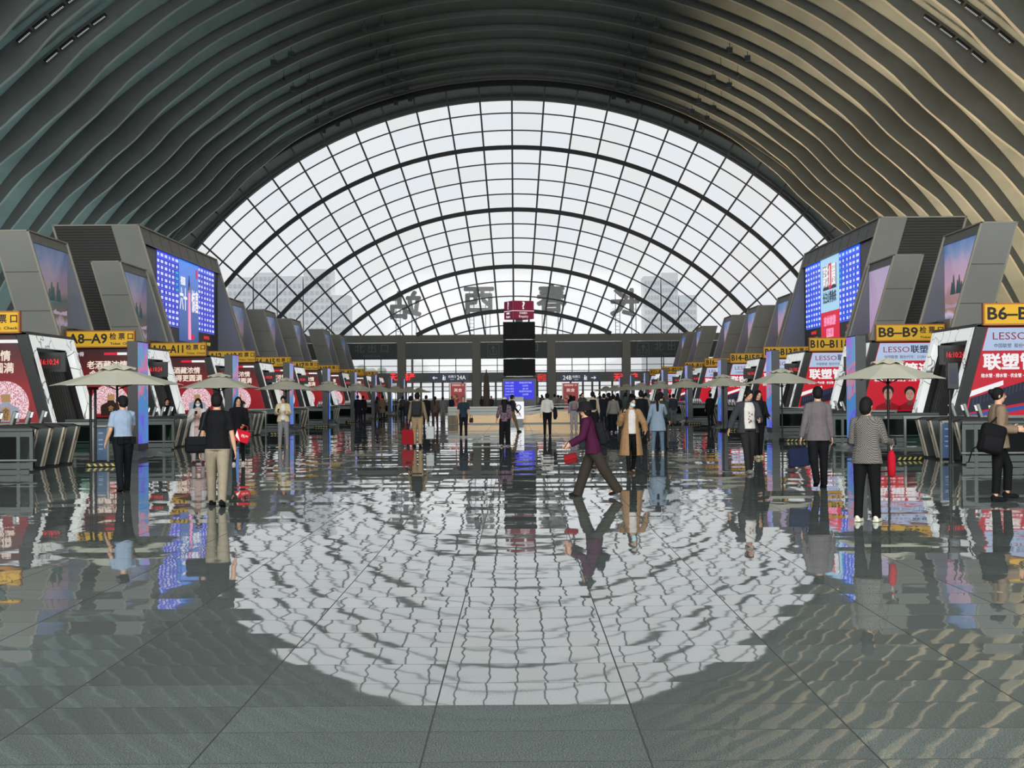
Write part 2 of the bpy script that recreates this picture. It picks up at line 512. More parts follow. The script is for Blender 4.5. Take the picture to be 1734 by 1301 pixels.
for i in range(-14, 15):
    for a in range(len(rr_all)-1):
        r0, r1 = rr_all[a], rr_all[a+1]
        t0, t1 = i*STEP, (i+1)*STEP
        pts = []
        for r, t in ((r0, t0), (r0, t1), (r1, t1), (r1, t0)):
            pts.append([r*math.sin(t), .05, ZG+r*math.cos(t)])
        if max(p[2] for p in pts) < ZS: continue
        for p in pts: p[2] = max(p[2], ZS)
        bp.add(pts, [(0, 1, 2, 3)], random.choice((0, 0, 0, 1, 2)))
bt.build('thin_mullion_arc', m_mull, win); bk.build('thick_mullion_arc', m_mulld, win)
br.build('radial_mullion', m_mull, win); bp.build('pane', [g_a, g_b, g_c], win)
# ring frame round the glass; the black middle band is shadow built as a ring
for k, (r0, r1, y0, y1, m) in enumerate(((55.6, 56.5, 179.2, 180.1, m_rib), (55.2, 55.75, 178.6, 179.2, m_black), (55.9, 56.5, 177.4, 178.6, m_rib))):
    o = vault('', y0, y1, r0, r1).build('trim_%d' % (40+k), m); smooth_sharp(o, 30); tag(o, 'ring round the arch window', kind='structure')
# eaves ring outside
o = vault('', 189.2, 190.2, 55.6, 56.9).build('trim_45', m_rib); smooth_sharp(o, 30); tag(o, 'edge beam of the roof outside the arch window', kind='structure')

# ---- end wall below the arch
m_conc = mat('wall_grey_panel', '#8d8c86', rough=0.6, noise=0.06, nscale=0.5)
m_conc2 = mat('wall_grey_band', '#6f7572', rough=0.5, noise=0.06, nscale=0.5)
m_signd = mat('sign_dark', '#1b2426', rough=0.4)
m_signg = mat('sign_dark_teal', '#2f3c3d', rough=0.5)
m_signtxt = mat('sign_dim_letter', '#6d797a', rough=0.5)
m_frame = mat('window_frame_grey', '#4c5052', rough=0.5)
PX = [-52.2, -42.7, -33.2, -23.75, -14.25, -4.75, 4.75, 14.25, 23.75, 33.2, 42.7, 52.2]
w = MB()
w.box(-54, 54, YE-.4, YE+.4, 8.45, ZS)
for x in PX: w.box(x-.52, x+.52, YE-.7, YE+.4, 0, 8.45)
for x in (-14.25+1.35,): w.box(x-.12, x+.12, YE-.5, YE+.1, 0, 6.4)
w.build('wall_end', m_conc); tag(bpy.data.objects['wall_end'], 'grey beam and pillars below the arch window', kind='structure')
w = MB(); w.box(-54, 54, YE-.3, YE+.3, 3.4, 4.5)
for i in range(-27, 28): w.box(i*2+.02, i*2+.05, YE-.32, YE-.3, 3.4, 4.5)
w.build('wall_end_band', m_conc2); tag(bpy.data.objects['wall_end_band'], 'grey fascia band over the far shops', kind='structure')
for i in range(len(PX)-1):
    a, c = PX[i]+.52, PX[i+1]-.52
    wo = bpy.data.objects.new('window_%d' % (i+2), None); COL.objects.link(wo); wo.location = ((a+c)/2, YE, 0)
    tag(wo, 'strip window below the arch', kind='structure')
    f = MB(); g = MB(); hw = (c-a)/2
    for k in range(5):
        x = -hw + 2*hw*k/4; f.box(x-.05, x+.05, -.1, .1, 4.5, 6.4)
    for z in (4.5, 5.43, 6.32, 4.72): f.box(-hw, hw, -.1, .1, z, z+.08)
    for k in (-1, -.55, -.18, .1, .32, .7, 1): f.box(hw*k-.12, hw*k+.12, -.15, .15, 0, 3.4)
    for z in (2.2, 2.75, 3.3): f.box(-hw, hw, -.1, .1, z, z+.09)
    g.box(-hw, hw, .1, .12, 4.5, 6.4); g.box(-hw, hw, .1, .12, 2.25, 3.4)
    f.build('window_frame', m_frame, wo); g.build('pane', g_a, wo)
    # dark sign band
    lit = (i % 2 == 1)
    t = thing('wall_sign', ('dark teal north exit sign band, %s bay of the end wall' if lit else 'plain black sign band, %s bay of the end wall') % ordn[min(i, 8)] if i < 9 else ('dark sign band in bay %s of the end wall' % ('nine' if i == 9 else 'ten')), 'sign', ((a+c)/2, YE-.1, 7.4))
    MB().box(-hw, hw, -.15, .15, -1.0, 1.0).build('board', m_signg if lit else m_signd, t)
    if lit:
        text('北 出 口', 1.25, face_cam(1.0, -.17, .25), m_signtxt, parent=t)
        text('North Exit', .5, face_cam(1.0, -.17, -.65), m_signtxt, parent=t)
        q = MB(); x0 = -2.6
        q.box(x0-.75, x0+.75, -.19, -.16, -.85, -.78); q.box(x0-.75, x0+.75, -.19, -.16, .72, .79)
        q.box(x0-.75, x0-.68, -.19, -.16, -.85, .79); q.box(x0+.68, x0+.75, -.19, -.16, -.85, .79)
        q.box(x0-.07, x0+.07, -.19, -.16, -.35, .4)
        q.prism_y([(x0-.32, .2), (x0, .58), (x0+.32, .2), (x0+.2, .12), (x0, .38), (x0-.2, .12)], -.19, -.16)
        q.box(x0-.5, x0+.5, -.19, -.16, -.58, -.48); q.box(x0-.5, x0-.4, -.19, -.16, -.58, .0); q.box(x0+.4, x0+.5, -.19, -.16, -.58, .0)
        q.build('exit_symbol', m_signtxt, t)
w = MB(); w.box(-21, -17.5, YE-.3, YE+.3, 0, 3.4); w.box(17.5, 21, YE-.3, YE+.3, 0, 3.4); w.box(-54, 54, YE+.1, YE+.4, 0, 1.1)
w.build('wall_end_base', m_conc2); tag(bpy.data.objects['wall_end_base'], 'grey wall base at the end of the hall', kind='structure')

# ---- side walls, mezzanine
m_dark = mat('dark_cladding', '#24282a', rough=0.5, noise=0.1, nscale=1.0)
for sg, nm in ((-1, 'left'), (1, 'right')):
    w = MB(); w.box(sg*20.2, sg*20.7, -6, YE, 0, 4.1)
    w.build('wall_' + nm, m_dark); tag(bpy.data.objects['wall_' + nm], 'dark side wall behind the gates', kind='structure')
    w = MB(); w.box(sg*18.8, sg*53.5, -6, YE, 4.05, 4.3)
    w.build('floor_mezzanine_' + nm, m_conc2); tag(bpy.data.objects['floor_mezzanine_' + nm], 'mezzanine slab above the gates', kind='structure')
# ================================================================ gate bays, screens, columns, umbrellas
m_panel = mat('tower_panel', '#8c8b86', rough=0.5, noise=0.05, nscale=0.7)
m_panelg = mat('tower_panel_joint', '#4f4f4c', rough=0.6)
m_louv = mat('louvre_dark', '#3a3936', rough=0.6)
m_jamb = mat('tower_inner_panel', '#6c717c', rough=0.35)
m_bezel = mat('screen_bezel', '#15171b', rough=0.4)
m_trimb = mat('beige_trim', '#a39d8f', rough=0.5)
m_mullb = mat('frame_dark', '#1d2021', rough=0.35)
m_white = glow('backlit_white', '#f2f4f5', 1.0)
m_steel = mat('brushed_steel', '#8f938f', rough=0.3, metal=0.6, noise=0.1, nscale=3)
m_steeld = mat('steel_dark', '#4b5250', rough=0.35, metal=0.4)
m_beige = mat('gate_edge_beige', '#b7a996', rough=0.35)
m_glassd = mat('smoked_glass', '#060809', rough=0.08, spec=0.6)
m_glassg = glass_mat('green_glass', '#b9cfc6', .12)
m_yel = mat('sign_yellow', '#e0ac12', rough=0.5, emit='#d9a40c', strength=0.13)
m_yelf = mat('sign_orange_frame', '#b8701a', rough=0.5)
m_blk = mat('black_ink', '#0d0b08', rough=0.6)
m_red_led = glow('red_led', '#ff3038', 1.2)
m_dimled = glow('dim_led_panel', '#3a1f1c', 0.5)

def ramp_mat(name, stops, axis='Z', lo=0.0, hi=1.0, strength=0.9, noise=0.0, nscale=1.5):
    """backlit print: colour runs along one axis of the object, broken by noise"""
    m = bpy.data.materials.new(name); m.use_nodes = True
    nt = m.node_tree; N = nt.nodes; L = nt.links; b = N['Principled BSDF']
    tc = N.new('ShaderNodeTexCoord'); sp = N.new('ShaderNodeSeparateXYZ'); L.new(tc.outputs['Object'], sp.inputs[0])
    mr = N.new('ShaderNodeMapRange'); mr.inputs['From Min'].default_value = lo; mr.inputs['From Max'].default_value = hi
    L.new(sp.outputs[axis], mr.inputs['Value'])
    nz = N.new('ShaderNodeTexNoise'); nz.inputs['Scale'].default_value = nscale; nz.inputs['Detail'].default_value = 5; L.new(tc.outputs['Object'], nz.inputs['Vector'])
    ma = N.new('ShaderNodeMath'); ma.operation = 'MULTIPLY_ADD'; L.new(nz.outputs['Fac'], ma.inputs[0]); ma.inputs[1].default_value = noise; L.new(mr.outputs[0], ma.inputs[2])
    mb = N.new('ShaderNodeMath'); mb.operation = 'SUBTRACT'; L.new(ma.outputs[0], mb.inputs[0]); mb.inputs[1].default_value = noise/2
    cr = N.new('ShaderNodeValToRGB'); L.new(mb.outputs[0], cr.inputs['Fac'])
    while len(cr.color_ramp.elements) < len(stops): cr.color_ramp.elements.new(0.5)
    for e, (p, c) in zip(cr.color_ramp.elements, stops): e.position = p; e.color = hexc(c)
    b.inputs['Base Color'].default_value = (.02, .02, .02, 1); b.inputs['Roughness'].default_value = .25
    L.new(cr.outputs['Color'], b.inputs['Emission Color']); b.inputs['Emission Strength'].default_value = strength
    return m
m_land = ramp_mat('landscape_print', [(0, '#1c3a6e'), (.13, '#3d5f97'), (.2, '#d9c4d4'), (.26, '#8a6a5c'), (.4, '#4d6a62'), (.55, '#a98a94'), (.72, '#9a88b0'), (.86, '#5e77ab'), (1, '#2f5c92')], 'Z', 4.3, 8.4, .42, .30, 1.1)
m_landr = ramp_mat('landscape_print_east', [(0, '#29509c'), (.13, '#4d79c4'), (.2, '#f0d8ea'), (.26, '#b98370'), (.42, '#b98d94'), (.5, '#d8a8bd'), (.72, '#c4a2c8'), (.86, '#6f8fc6'), (1, '#356bb0')], 'Z', 4.3, 8.4, .62, .25, 1.0)
m_pink = ramp_mat('pink_print', [(0, '#c49ac0'), (.5, '#d3b3dc'), (1, '#b9a5d0')], 'Z', 4.3, 8.4, .62, .5, 2.5)
m_col = ramp_mat('column_print', [(0, '#4a49e8'), (.1, '#5a4fd8'), (.2, '#3f7ec8'), (.42, '#2f87c0'), (.48, '#e0657a'), (.55, '#2f9fd0'), (.62, '#e8644e'), (.7, '#3a86d8'), (.8, '#e06a90'), (.88, '#3fa0c8'), (1, '#9a6ad8')], 'Z', .3, 3.3, .85, 1.1, 1.3)
m_redp = ramp_mat('red_poster', [(0, '#8e1820'), (.35, '#9c1a22'), (.75, '#5a1018'), (1, '#2c0c10')], 'Z', .9, 3.8, .85, .12, 1.2)
m_redb = glow('bright_red_poster', '#c2142a', 0.95)
m_lblue = glow('pale_blue_print', '#b9cdec', 0.85)
m_cream = glow('cream_ink', '#f3e2d0', .95)
m_wtxt = glow('white_ink', '#f4f2f4', .95)
m_rtxt = glow('red_ink', '#a3182c', .7)
m_btxt = glow('dark_blue_ink', '#232c46', .5)
m_gold = glow('gold_print', '#c79a66', .7)
m_goldd = glow('gold_dark_print', '#3a2216', .5)
m_bott = ramp_mat('bottle_white_print', [(0, '#9fa6b8'), (.25, '#e2e2ec'), (.5, '#b9bccb'), (.8, '#e8e6ee'), (1, '#8e8ea0')], 'X', -.6, .6, .8, .1, 3)
m_skinp = glow('portrait_skin', '#c99b8a', .7)
m_skind = glow('portrait_shade', '#7e4a3e', .6)
m_hairp = glow('portrait_hair', '#1a1214', .5)
m_shirtp = glow('portrait_shirt', '#8c1020', .75)
m_pipe = glow('pipe_print', '#23283c', .6)
m_pipel = glow('pipe_ring_print', '#4d5470', .6)
m_blueb = glow('blue_stripe_print', '#2d5fb0', .7)

def flower_mat():
    m = bpy.data.materials.new('blossom_print'); m.use_nodes = True
    nt = m.node_tree; N = nt.nodes; L = nt.links; b = N['Principled BSDF']
    tc = N.new('ShaderNodeTexCoord'); vo = N.new('ShaderNodeTexVoronoi'); vo.inputs['Scale'].default_value = 19
    L.new(tc.outputs['Object'], vo.inputs['Vector'])
    cr = N.new('ShaderNodeValToRGB'); L.new(vo.outputs['Distance'], cr.inputs['Fac'])
    el = cr.color_ramp.elements; el[0].position = .15; el[0].color = hexc('#a0354e'); el[1].position = .75; el[1].color = hexc('#fbeef2')
    e = el.new(.4); e.color = hexc('#e9a2ae')
    b.inputs['Base Color'].default_value = (.02, .02, .02, 1)
    L.new(cr.outputs['Color'], b.inputs['Emission Color']); b.inputs['Emission Strength'].default_value = .85
    return m
m_flower = flower_mat()
def marble_mat():
    m = bpy.data.materials.new('white_veined_marble'); m.use_nodes = True
    nt = m.node_tree; N = nt.nodes; L = nt.links; b = N['Principled BSDF']
    tc = N.new('ShaderNodeTexCoord'); nz = N.new('ShaderNodeTexNoise'); nz.inputs['Scale'].default_value = 1.2; nz.inputs['Detail'].default_value = 2
    L.new(tc.outputs['Object'], nz.inputs['Vector'])
    vo = N.new('ShaderNodeTexVoronoi'); vo.feature = 'DISTANCE_TO_EDGE'; vo.inputs['Scale'].default_value = .85
    vm = N.new('ShaderNodeVectorMath'); vm.operation = 'MULTIPLY_ADD'; vm.inputs[1].default_value = (1.2, 1.2, 1.2)
    L.new(nz.outputs['Color'], vm.inputs[0]); L.new(tc.outputs['Object'], vm.inputs[2]); L.new(vm.outputs[0], vo.inputs['Vector'])
    cr = N.new('ShaderNodeValToRGB'); L.new(vo.outputs['Distance'], cr.inputs['Fac'])
    el = cr.color_ramp.elements; el[0].position = .0; el[0].color = hexc('#2c2f2e'); el[1].position = .03; el[1].color = hexc('#e8ebe8')
    L.new(cr.outputs['Color'], b.inputs['Base Color']); b.inputs['Roughness'].default_value = .18
    L.new(cr.outputs['Color'], b.inputs['Emission Color']); b.inputs['Emission Strength'].default_value = .5   # glow added to the stone's own colour
    return m
m_marble = marble_mat()
def led_mat():
    """timetable screen: blue with rows of small pale marks"""
    m = bpy.data.materials.new('timetable_screen'); m.use_nodes = True
    nt = m.node_tree; N = nt.nodes; L = nt.links; b = N['Principled BSDF']
    b.inputs['Base Color'].default_value = (.01, .01, .02, 1); b.inputs['Emission Color'].default_value = hexc('#2a35c8'); b.inputs['Emission Strength'].default_value = .95
    return m
m_blue = led_mat(); m_bluehd = glow('screen_header_blue', '#3a52e8', .95); m_blueline = glow('screen_row_line', '#6f7cf0', .9)
m_bluer = glow('screen_blue_east', '#0d3fe0', .95); m_bluehr = glow('screen_header_east', '#1f66ff', .95); m_bluelr = glow('screen_row_east', '#3f86ff', .9)
m_adblue = ramp_mat('advert_blue', [(0, '#16407e'), (.5, '#1c4f9c'), (1, '#1f6ad0')], 'Z', 5.4, 10.4, 1.2, .3, .5)
m_cell = glow('screen_mark', '#d6dcff', .95); m_cyan = glow('screen_cyan_mark', '#22b8c8', .9)
m_adlight = glow('advert_pale_cyan', '#a9d6f2', .95); m_adred = glow('advert_crimson', '#d8143c', .95); m_pinkink = glow('advert_pink', '#ff9fc4', .95)
m_yled = glow('yellow_led', '#e8d23a', .9)

NUM = [6, 8, 10, 12, 14, 16, 18, 20, 22]
GY = {6: 46.2, 8: 60.0, 10: 73.7, 12: 87.4, 14: 101.1, 16: 114.8, 18: 128.5, 20: 149.0, 22: 162.7}
UL = lambda z: 14.45 + 0.27*z               # hall-facing lower face
UT = lambda z: 17.34 + 0.295*z              # hall-facing tower face
def P(s, y, *uz):                            # polygon in (u, z) for side s
    return [(s*u, z) for u, z in uz]

def gate_pod(s, n):
    L_ = 'A' if s < 0 else 'B'
    y0 = GY[n]; y1 = y0 + 4.8; zt = 3.8
    side = 'left' if s < 0 else 'right'
    t = thing('gate_pavilion', 'marble-framed leaning gate pavilion with a backlit advert, under the %s%d sign' % (L_, n), 'pavilion', (0, y0, 0), group='gate pavilions on the %s side' % side)
    d = y1-y0
    # body behind the frame
    b = MB(); b.prism_y(P(s, 0, (UL(0)+.5, 0), (20.1, 0), (20.1, zt), (UL(zt)+.5, zt)), .02, d)
    b.build('body', m_dark, t)
    # dark corner mullion
    b = MB(); b.prism_y(P(s, 0, (UL(.0), 0), (UL(0)+.34, 0), (UL(zt)+.34, zt+.06), (UL(zt), zt+.06)), -.12, .1)
    b.prism_y(P(s, 0, (UL(zt)-.02, zt), (20.1, zt), (20.1, zt+.1), (UL(zt)-.02, zt+.1)), -.12, d)
    b.build('corner_frame', m_mullb, t)
    # marble portal on the hall face: two legs and a head
    b = MB()
    def slab(ya, yb, za, zb, th=-.05, off=-.02):
        b.prism_y(P(s, 0, (UL(za)+off, za), (UL(za)+off+th+.3, za), (UL(zb)+off+th+.3, zb), (UL(zb)+off, zb)), ya, yb)
    slab(.12, .5, .0, zt); slab(d-.5, d, .0, zt); slab(.5, d-.5, zt-.4, zt)
    b.build('marble_frame', m_marble, t)
    # recess lining with vertical boards
    b = MB()
    for k in range(14):
        ya = .5 + (d-1.0)*k/14
        b.prism_y(P(s, 0, (UL(0)+.42, 0), (UL(0)+.5, 0), (UL(zt-.5)+.5, zt-.5), (UL(zt-.5)+.42, zt-.5)), ya+.03, ya+(d-1.0)/14-.02)
    b.prism_y(P(s, 0, (UL(0)+.22, 0), (UL(0)+.52, 0), (UL(zt)+.52, zt), (UL(zt)+.22, zt)), d-.49, d-.01)
    b.build('recess_lining', m_blk, t)
    # led clock display hanging in the recess, turned to the camera side
    h = MB(); uc = UL(3.0)+.35
    h.box(s*(uc-.95), s*(uc+.15), 1.35, 1.5, 2.6, 3.25)
    h.tube([(s*(uc), 1.42, 3.2), (s*(uc), 1.42, 3.5)], .04, 6)
    o = h.build('led_display', m_bezel, t)
    MB().box(s*(uc-.78), s*(uc-.06), 1.33, 1.35, 2.7, 3.14).build('led_face', m_dimled, o)
    text('16:10:24', .26, face_cam(s*(uc-.42), 1.315, 2.92), m_red_led, parent=o, width=.6)
    # backlit poster on the end wall facing the camera
    zb = .9
    pb = MB(); pb.prism_y(P(s, 0, (UL(zb)+.36, zb), (19.9, zb), (19.9, zt-.02), (UL(zt)+.36, zt-.02)), -.06, .0)
    xm = s*(UL(2.3)+.36+1.55)          # poster middle
    yp = -.07
    if s < 0:
        po = pb.build('poster', m_redp, t)
        text('老酒藏浓情', .36, face_cam(-16.85, yp, 3.08), m_cream, parent=po, width=1.7, bold=.008)
        text('舍得更圆满', .36, face_cam(-16.75, yp, 2.68), m_cream, parent=po, width=1.7, bold=.008)
        MB().prism_y([(xm+.0, 3.52), (xm+.55, 3.52), (xm+.55, 3.63), (xm+.0, 3.63)], yp-.004, yp).build('badge', m_adred, po)
        MB().prism_y([(xm+.56, 3.52), (xm+1.25, 3.52), (xm+1.25, 3.63), (xm+.56, 3.63)], yp-.004, yp).build('badge', m_wtxt, po)
        text('舍得', .2, face_cam(xm-1.05, yp, 3.55), m_wtxt, parent=po)
        white = n in (6, 10, 14, 18)
        bx = -16.15 if white else -16.7
        dk = MB(); dk.prism_y([(bx-.05+.8*math.cos(a), 1.5+.78*math.sin(a)) for a in [2*PI*k/40 for k in range(-4, 25)]], yp-.004, yp)
        dk.build('blossom_disc', m_flower, po)
        prof = [(-.5, .95), (.5, .95), (.52, 1.38), (.46, 1.5), (.2, 1.62), (.16, 1.7), (.17, 2.02), (-.17, 2.02), (-.16, 1.7), (-.2, 1.62), (-.46, 1.5), (-.52, 1.38)]
        bo = MB().prism_y([(bx+a*.84, .95+(z-.95)*.84) for a, z in prof], yp-.012, yp-.005).build('bottle_print', m_bott if white else m_goldd, po)
        MB().prism_y([(bx-.15, 1.6), (bx+.15, 1.6), (bx+.15, 1.84), (bx-.15, 1.84)], yp-.018, yp-.012).build('bottle_cap_print', m_gold, po)
        MB().prism_y([(bx-.15, 1.0), (bx+.15, 1.0), (bx+.15, 1.36), (bx, 1.45), (bx-.15, 1.36)], yp-.018, yp-.012).build('bottle_label_print', m_gold if white else m_goldd, po)
        text('舍', .25, face_cam(bx, yp-.02, 1.25), m_goldd if white else m_gold, parent=po)
        if white: text('智', .18, face_cam(bx, yp-.02, 1.06), m_goldd, parent=po)
    else:
        po = pb.build('poster', m_redb, t)
        MB().prism_y(P(s, 0, (UL(3.02)+.38, 3.02), (19.9, 3.02), (19.9, zt-.04), (UL(zt-.04)+.38, zt-.04)), yp-.006, yp).build('poster_header', m_lblue, po)
        hm = 16.95
        text('LESSO', .34, face_cam(hm-.42, yp-.01, 3.48), m_rtxt, parent=po, width=1.1)
        text('联塑', .34, face_cam(hm+.55, yp-.01, 3.48), m_btxt, parent=po, width=.72, bold=.006)
        text('中国联塑  股份代号：2128.HK', .15, face_cam(hm+.02, yp-.01, 3.17), m_btxt, parent=po, width=1.9)
        text('联塑管道', .55, face_cam(16.85, yp-.01, 2.62), m_wtxt, parent=po, width=2.35, bold=.02)
        text('给水管 · 排水管 · 农业管 · 工业管 · 电力通信管', .14, face_cam(16.85, yp-.01, 2.2), m_wtxt, parent=po, width=2.5, bold=.003)
        if n in (6, 10, 14, 18, 22):
            x0 = s*UL(1.6)+.38
            MB().prism_y([(x0-.05, 1.52), (x0+1.05, 1.9), (x0+1.05, 2.05), (x0+.02, 1.72)], yp-.01, yp).build('white_stripe_print', m_wtxt, po)
            MB().prism_y([(x0-.12, 1.0), (x0+3.0, 1.55), (x0+3.0, 2.12), (x0+2.05, 2.15), (x0+1.7, 2.0), (x0-.02, 1.48)], yp-.012, yp-.002).build('pipe_print', m_pipe, po)
            r = MB()
            for k in range(17):
                xa = x0+.05+k*.118; za = 1.33+k*.036
                r.tube([(xa-.0, yp-.014, za-.1), (xa+.035, yp-.014, za+.16)], .018, 4)
            r.build('pipe_ring_print', m_pipel, po)
            MB().prism_y([(x0-.1, .92), (x0+.7, .92), (x0+2.9, 1.32), (x0+2.9, 1.42), (x0-.05, .96)], yp-.02, yp-.012).build('blue_stripe_print', m_blueb, po)
        else:
            for q, (dx, dz, sc) in enumerate(((-.82, 0, 1), (.1, -.04, .96))):
                cx = xm+dx; cz = 1.6+dz
                MB().prism_y([(cx-.56*sc, .93), (cx+.56*sc, .93), (cx+.5*sc, 1.1), (cx+.16*sc, 1.25), (cx-.16*sc, 1.25), (cx-.5*sc, 1.1)], yp-.01, yp).build('portrait_shirt', m_shirtp, po)
                MB().prism_y([(cx-.12*sc, 1.15), (cx+.12*sc, 1.15), (cx+.1*sc, cz-.1), (cx-.1*sc, cz-.1)], yp-.013, yp-.01).build('portrait_neck', m_skind, po)
                MB().prism_y([(cx+(.24+.02*math.sin(3*a))*sc*math.cos(a), cz+.12+.27*sc*math.sin(a)) for a in [2*PI*k/20 for k in range(20)]], yp-.015, yp-.011).build('portrait_hair', m_hairp, po)
                MB().prism_y([(cx+.185*sc*math.cos(a), cz+.01+.245*sc*math.sin(a)) for a in [2*PI*k/20 for k in range(20)]], yp-.02, yp-.015).build('portrait_face', m_skinp, po)
                f = MB()
                for e in (-1, 1): f.box(cx+e*.08-.035, cx+e*.08+.035, yp-.024, yp-.02, cz+.04, cz+.058); f.box(cx+e*.08-.045, cx+e*.08+.045, yp-.024, yp-.02, cz+.085, cz+.102)
                f.box(cx-.05, cx+.05, yp-.024, yp-.02, cz-.115, cz-.098); f.box(cx-.012, cx+.012, yp-.024, yp-.02, cz-.05, cz+.02)
                f.build('portrait_features', m_skind, po)
    return t

def gate_sign(s, n):
    L_ = 'A' if s < 0 else 'B'
    y = GY[n]
    xc = s*17.05; w = 1.45
    t = thing('ticket_gate_sign', 'yellow ticket check sign lettered %s%d to %s%d above its gate' % (L_, n, L_, n+1), 'sign', (xc, y-.25, 4.19), group='yellow ticket check signs')
    MB().box(-w, w, -.1, .1, -.36, .36).build('board', m_yelf, t)
    MB().box(-w+.05, w-.05, -.108, -.1, -.31, .31).build('face', m_yel, t)
    text('%s%d–%s%d' % (L_, n, L_, n+1), .56, face_cam(-.52, -.112, .0), m_blk, parent=t, width=1.62, bold=.014)
    text('检 票 口', .3, face_cam(.9, -.112, .09), m_blk, parent=t, width=.98, bold=.006)
    text('Ticket  Check', .13, face_cam(.9, -.112, -.2), m_blk, parent=t, width=.98, bold=.003)
    return t

def tower(s, n):
    """leaning screen tower on the mezzanine above a gate bay"""
    L_ = 'A' if s < 0 else 'B'
    y0 = GY[n]-1.0; d = 5.2; zb, zt = 4.3, 8.7; th = 1.42
    t = thing('screen_tower', 'grey leaning tower with a tall landscape screen, above gate %s%d' % (L_, n), 'screen tower', (0, y0, 0), group='landscape screen towers')
    b = MB()
    b.prism_y(P(s, 0, (UT(zb), zb), (UT(zb)+th, zb), (UT(zt)+th, zt), (UT(zt), zt)), 0, .3)
    b.prism_y(P(s, 0, (UT(zb), zb), (UT(zb)+th, zb), (UT(zt)+th, zt), (UT(zt), zt)), d-.12, d)
    b.prism_y(P(s, 0, (UT(zt-.42), zt-.42), (UT(zt-.42)+th, zt-.42), (UT(zt)+th, zt), (UT(zt), zt)), .3, d-.12)
    b.prism_y(P(s, 0, (UT(zb)+th-.12, zb), (UT(zb)+th, zb), (UT(zt-.42)+th, zt-.42), (UT(zt-.42)+th-.12, zt-.42)), .3, d-.12)
    b.build('shell', m_panel, t)
    j = MB()
    for z in (5.35, 6.98): j.prism_y(P(s, 0, (UT(z), z), (UT(z)+th, z), (UT(z+.03)+th, z+.03), (UT(z+.03), z+.03)), -.012, 0)
    j.build('panel_joint', m_panelg, t)
    e = MB()
    for ya in (-.02, d-.1): e.prism_y(P(s, 0, (UT(zb)-.07, zb), (UT(zb)+.02, zb), (UT(zt)+.02, zt+.05), (UT(zt)-.07, zt+.05)), ya, ya+.1)
    e.prism_y(P(s, 0, (UT(zt)-.07, zt), (UT(zt)+th+.05, zt), (UT(zt)+th+.05, zt+.06), (UT(zt)-.07, zt+.06)), -.02, d)
    e.prism_y(P(s, 0, (UT(zb)+th, zb), (UT(zb)+th+.08, zb), (UT(zt)+th+.08, zt+.05), (UT(zt)+th, zt+.05)), -.02, .1)
    e.build('edge_trim', m_trimb, t)
    us = UT(zt-.42)+.05
    sc = m_land if s < 0 else (m_pink if n == 10 else m_landr)
    MB().box(s*us, s*(us+.08), .3, d-.14, 4.75, zt-.42).build('screen', sc, t)
    # painted detail on the print: a pale lake ridge, dark firs
    if n <= 12:
        k = MB(); q = MB()
        if not (s > 0 and n == 10):
            for i in range(9):
                ya = .45+i*.5
                k.prism_x([(ya, 5.42), (ya+.5, 5.44), (ya+.5, 5.55+.05*(i % 3)), (ya, 5.5+.07*((i+1) % 2))], s*(us-.012), s*us)
            for i, (ya, hh) in enumerate(((2.6, .5), (2.9, .8), (3.15, .6), (3.7, .85), (3.95, .55))):
                q.prism_x([(ya-.25, 6.0), (ya+.25, 6.0), (ya+.03, 6.0+hh), (ya-.03, 6.0+hh)], s*(us-.014), s*us)
            k.build('ridge_print', glow('print_pale', '#c9b6cc', .55), t); q.build('fir_print', glow('print_fir', '#4c6668', .45), t)
    MB().prism_y(P(s, 0, (UT(zb)+.05, zb), (us+.08, zb), (us+.08, zt-.45), (UT(zt-.45)+.03, zt-.45)), d-.16, d-.121).build('inner_jamb', m_jamb, t)
    # sill with a row of small roof lamps
    g = MB(); g.box(s*(UT(zb)), s*(us+.1), .28, d-.1, 4.3, 4.75); g.build('sill', m_trimb, t)
    g = MB()
    for i in range(9): g.prism_x([(.95+i*.44, 4.42), (1.3+i*.44, 4.42), (1.25+i*.44, 4.62), (.95+i*.44, 4.66)], s*(UT(zb)-.32), s*(UT(zb)-.1))
    g.box(s*(UT(zb)-.32), s*(UT(zb)-.08), .92, d-.3, 4.6, 4.66)
    g.build('lamp_row', m_bezel, t)
    return t

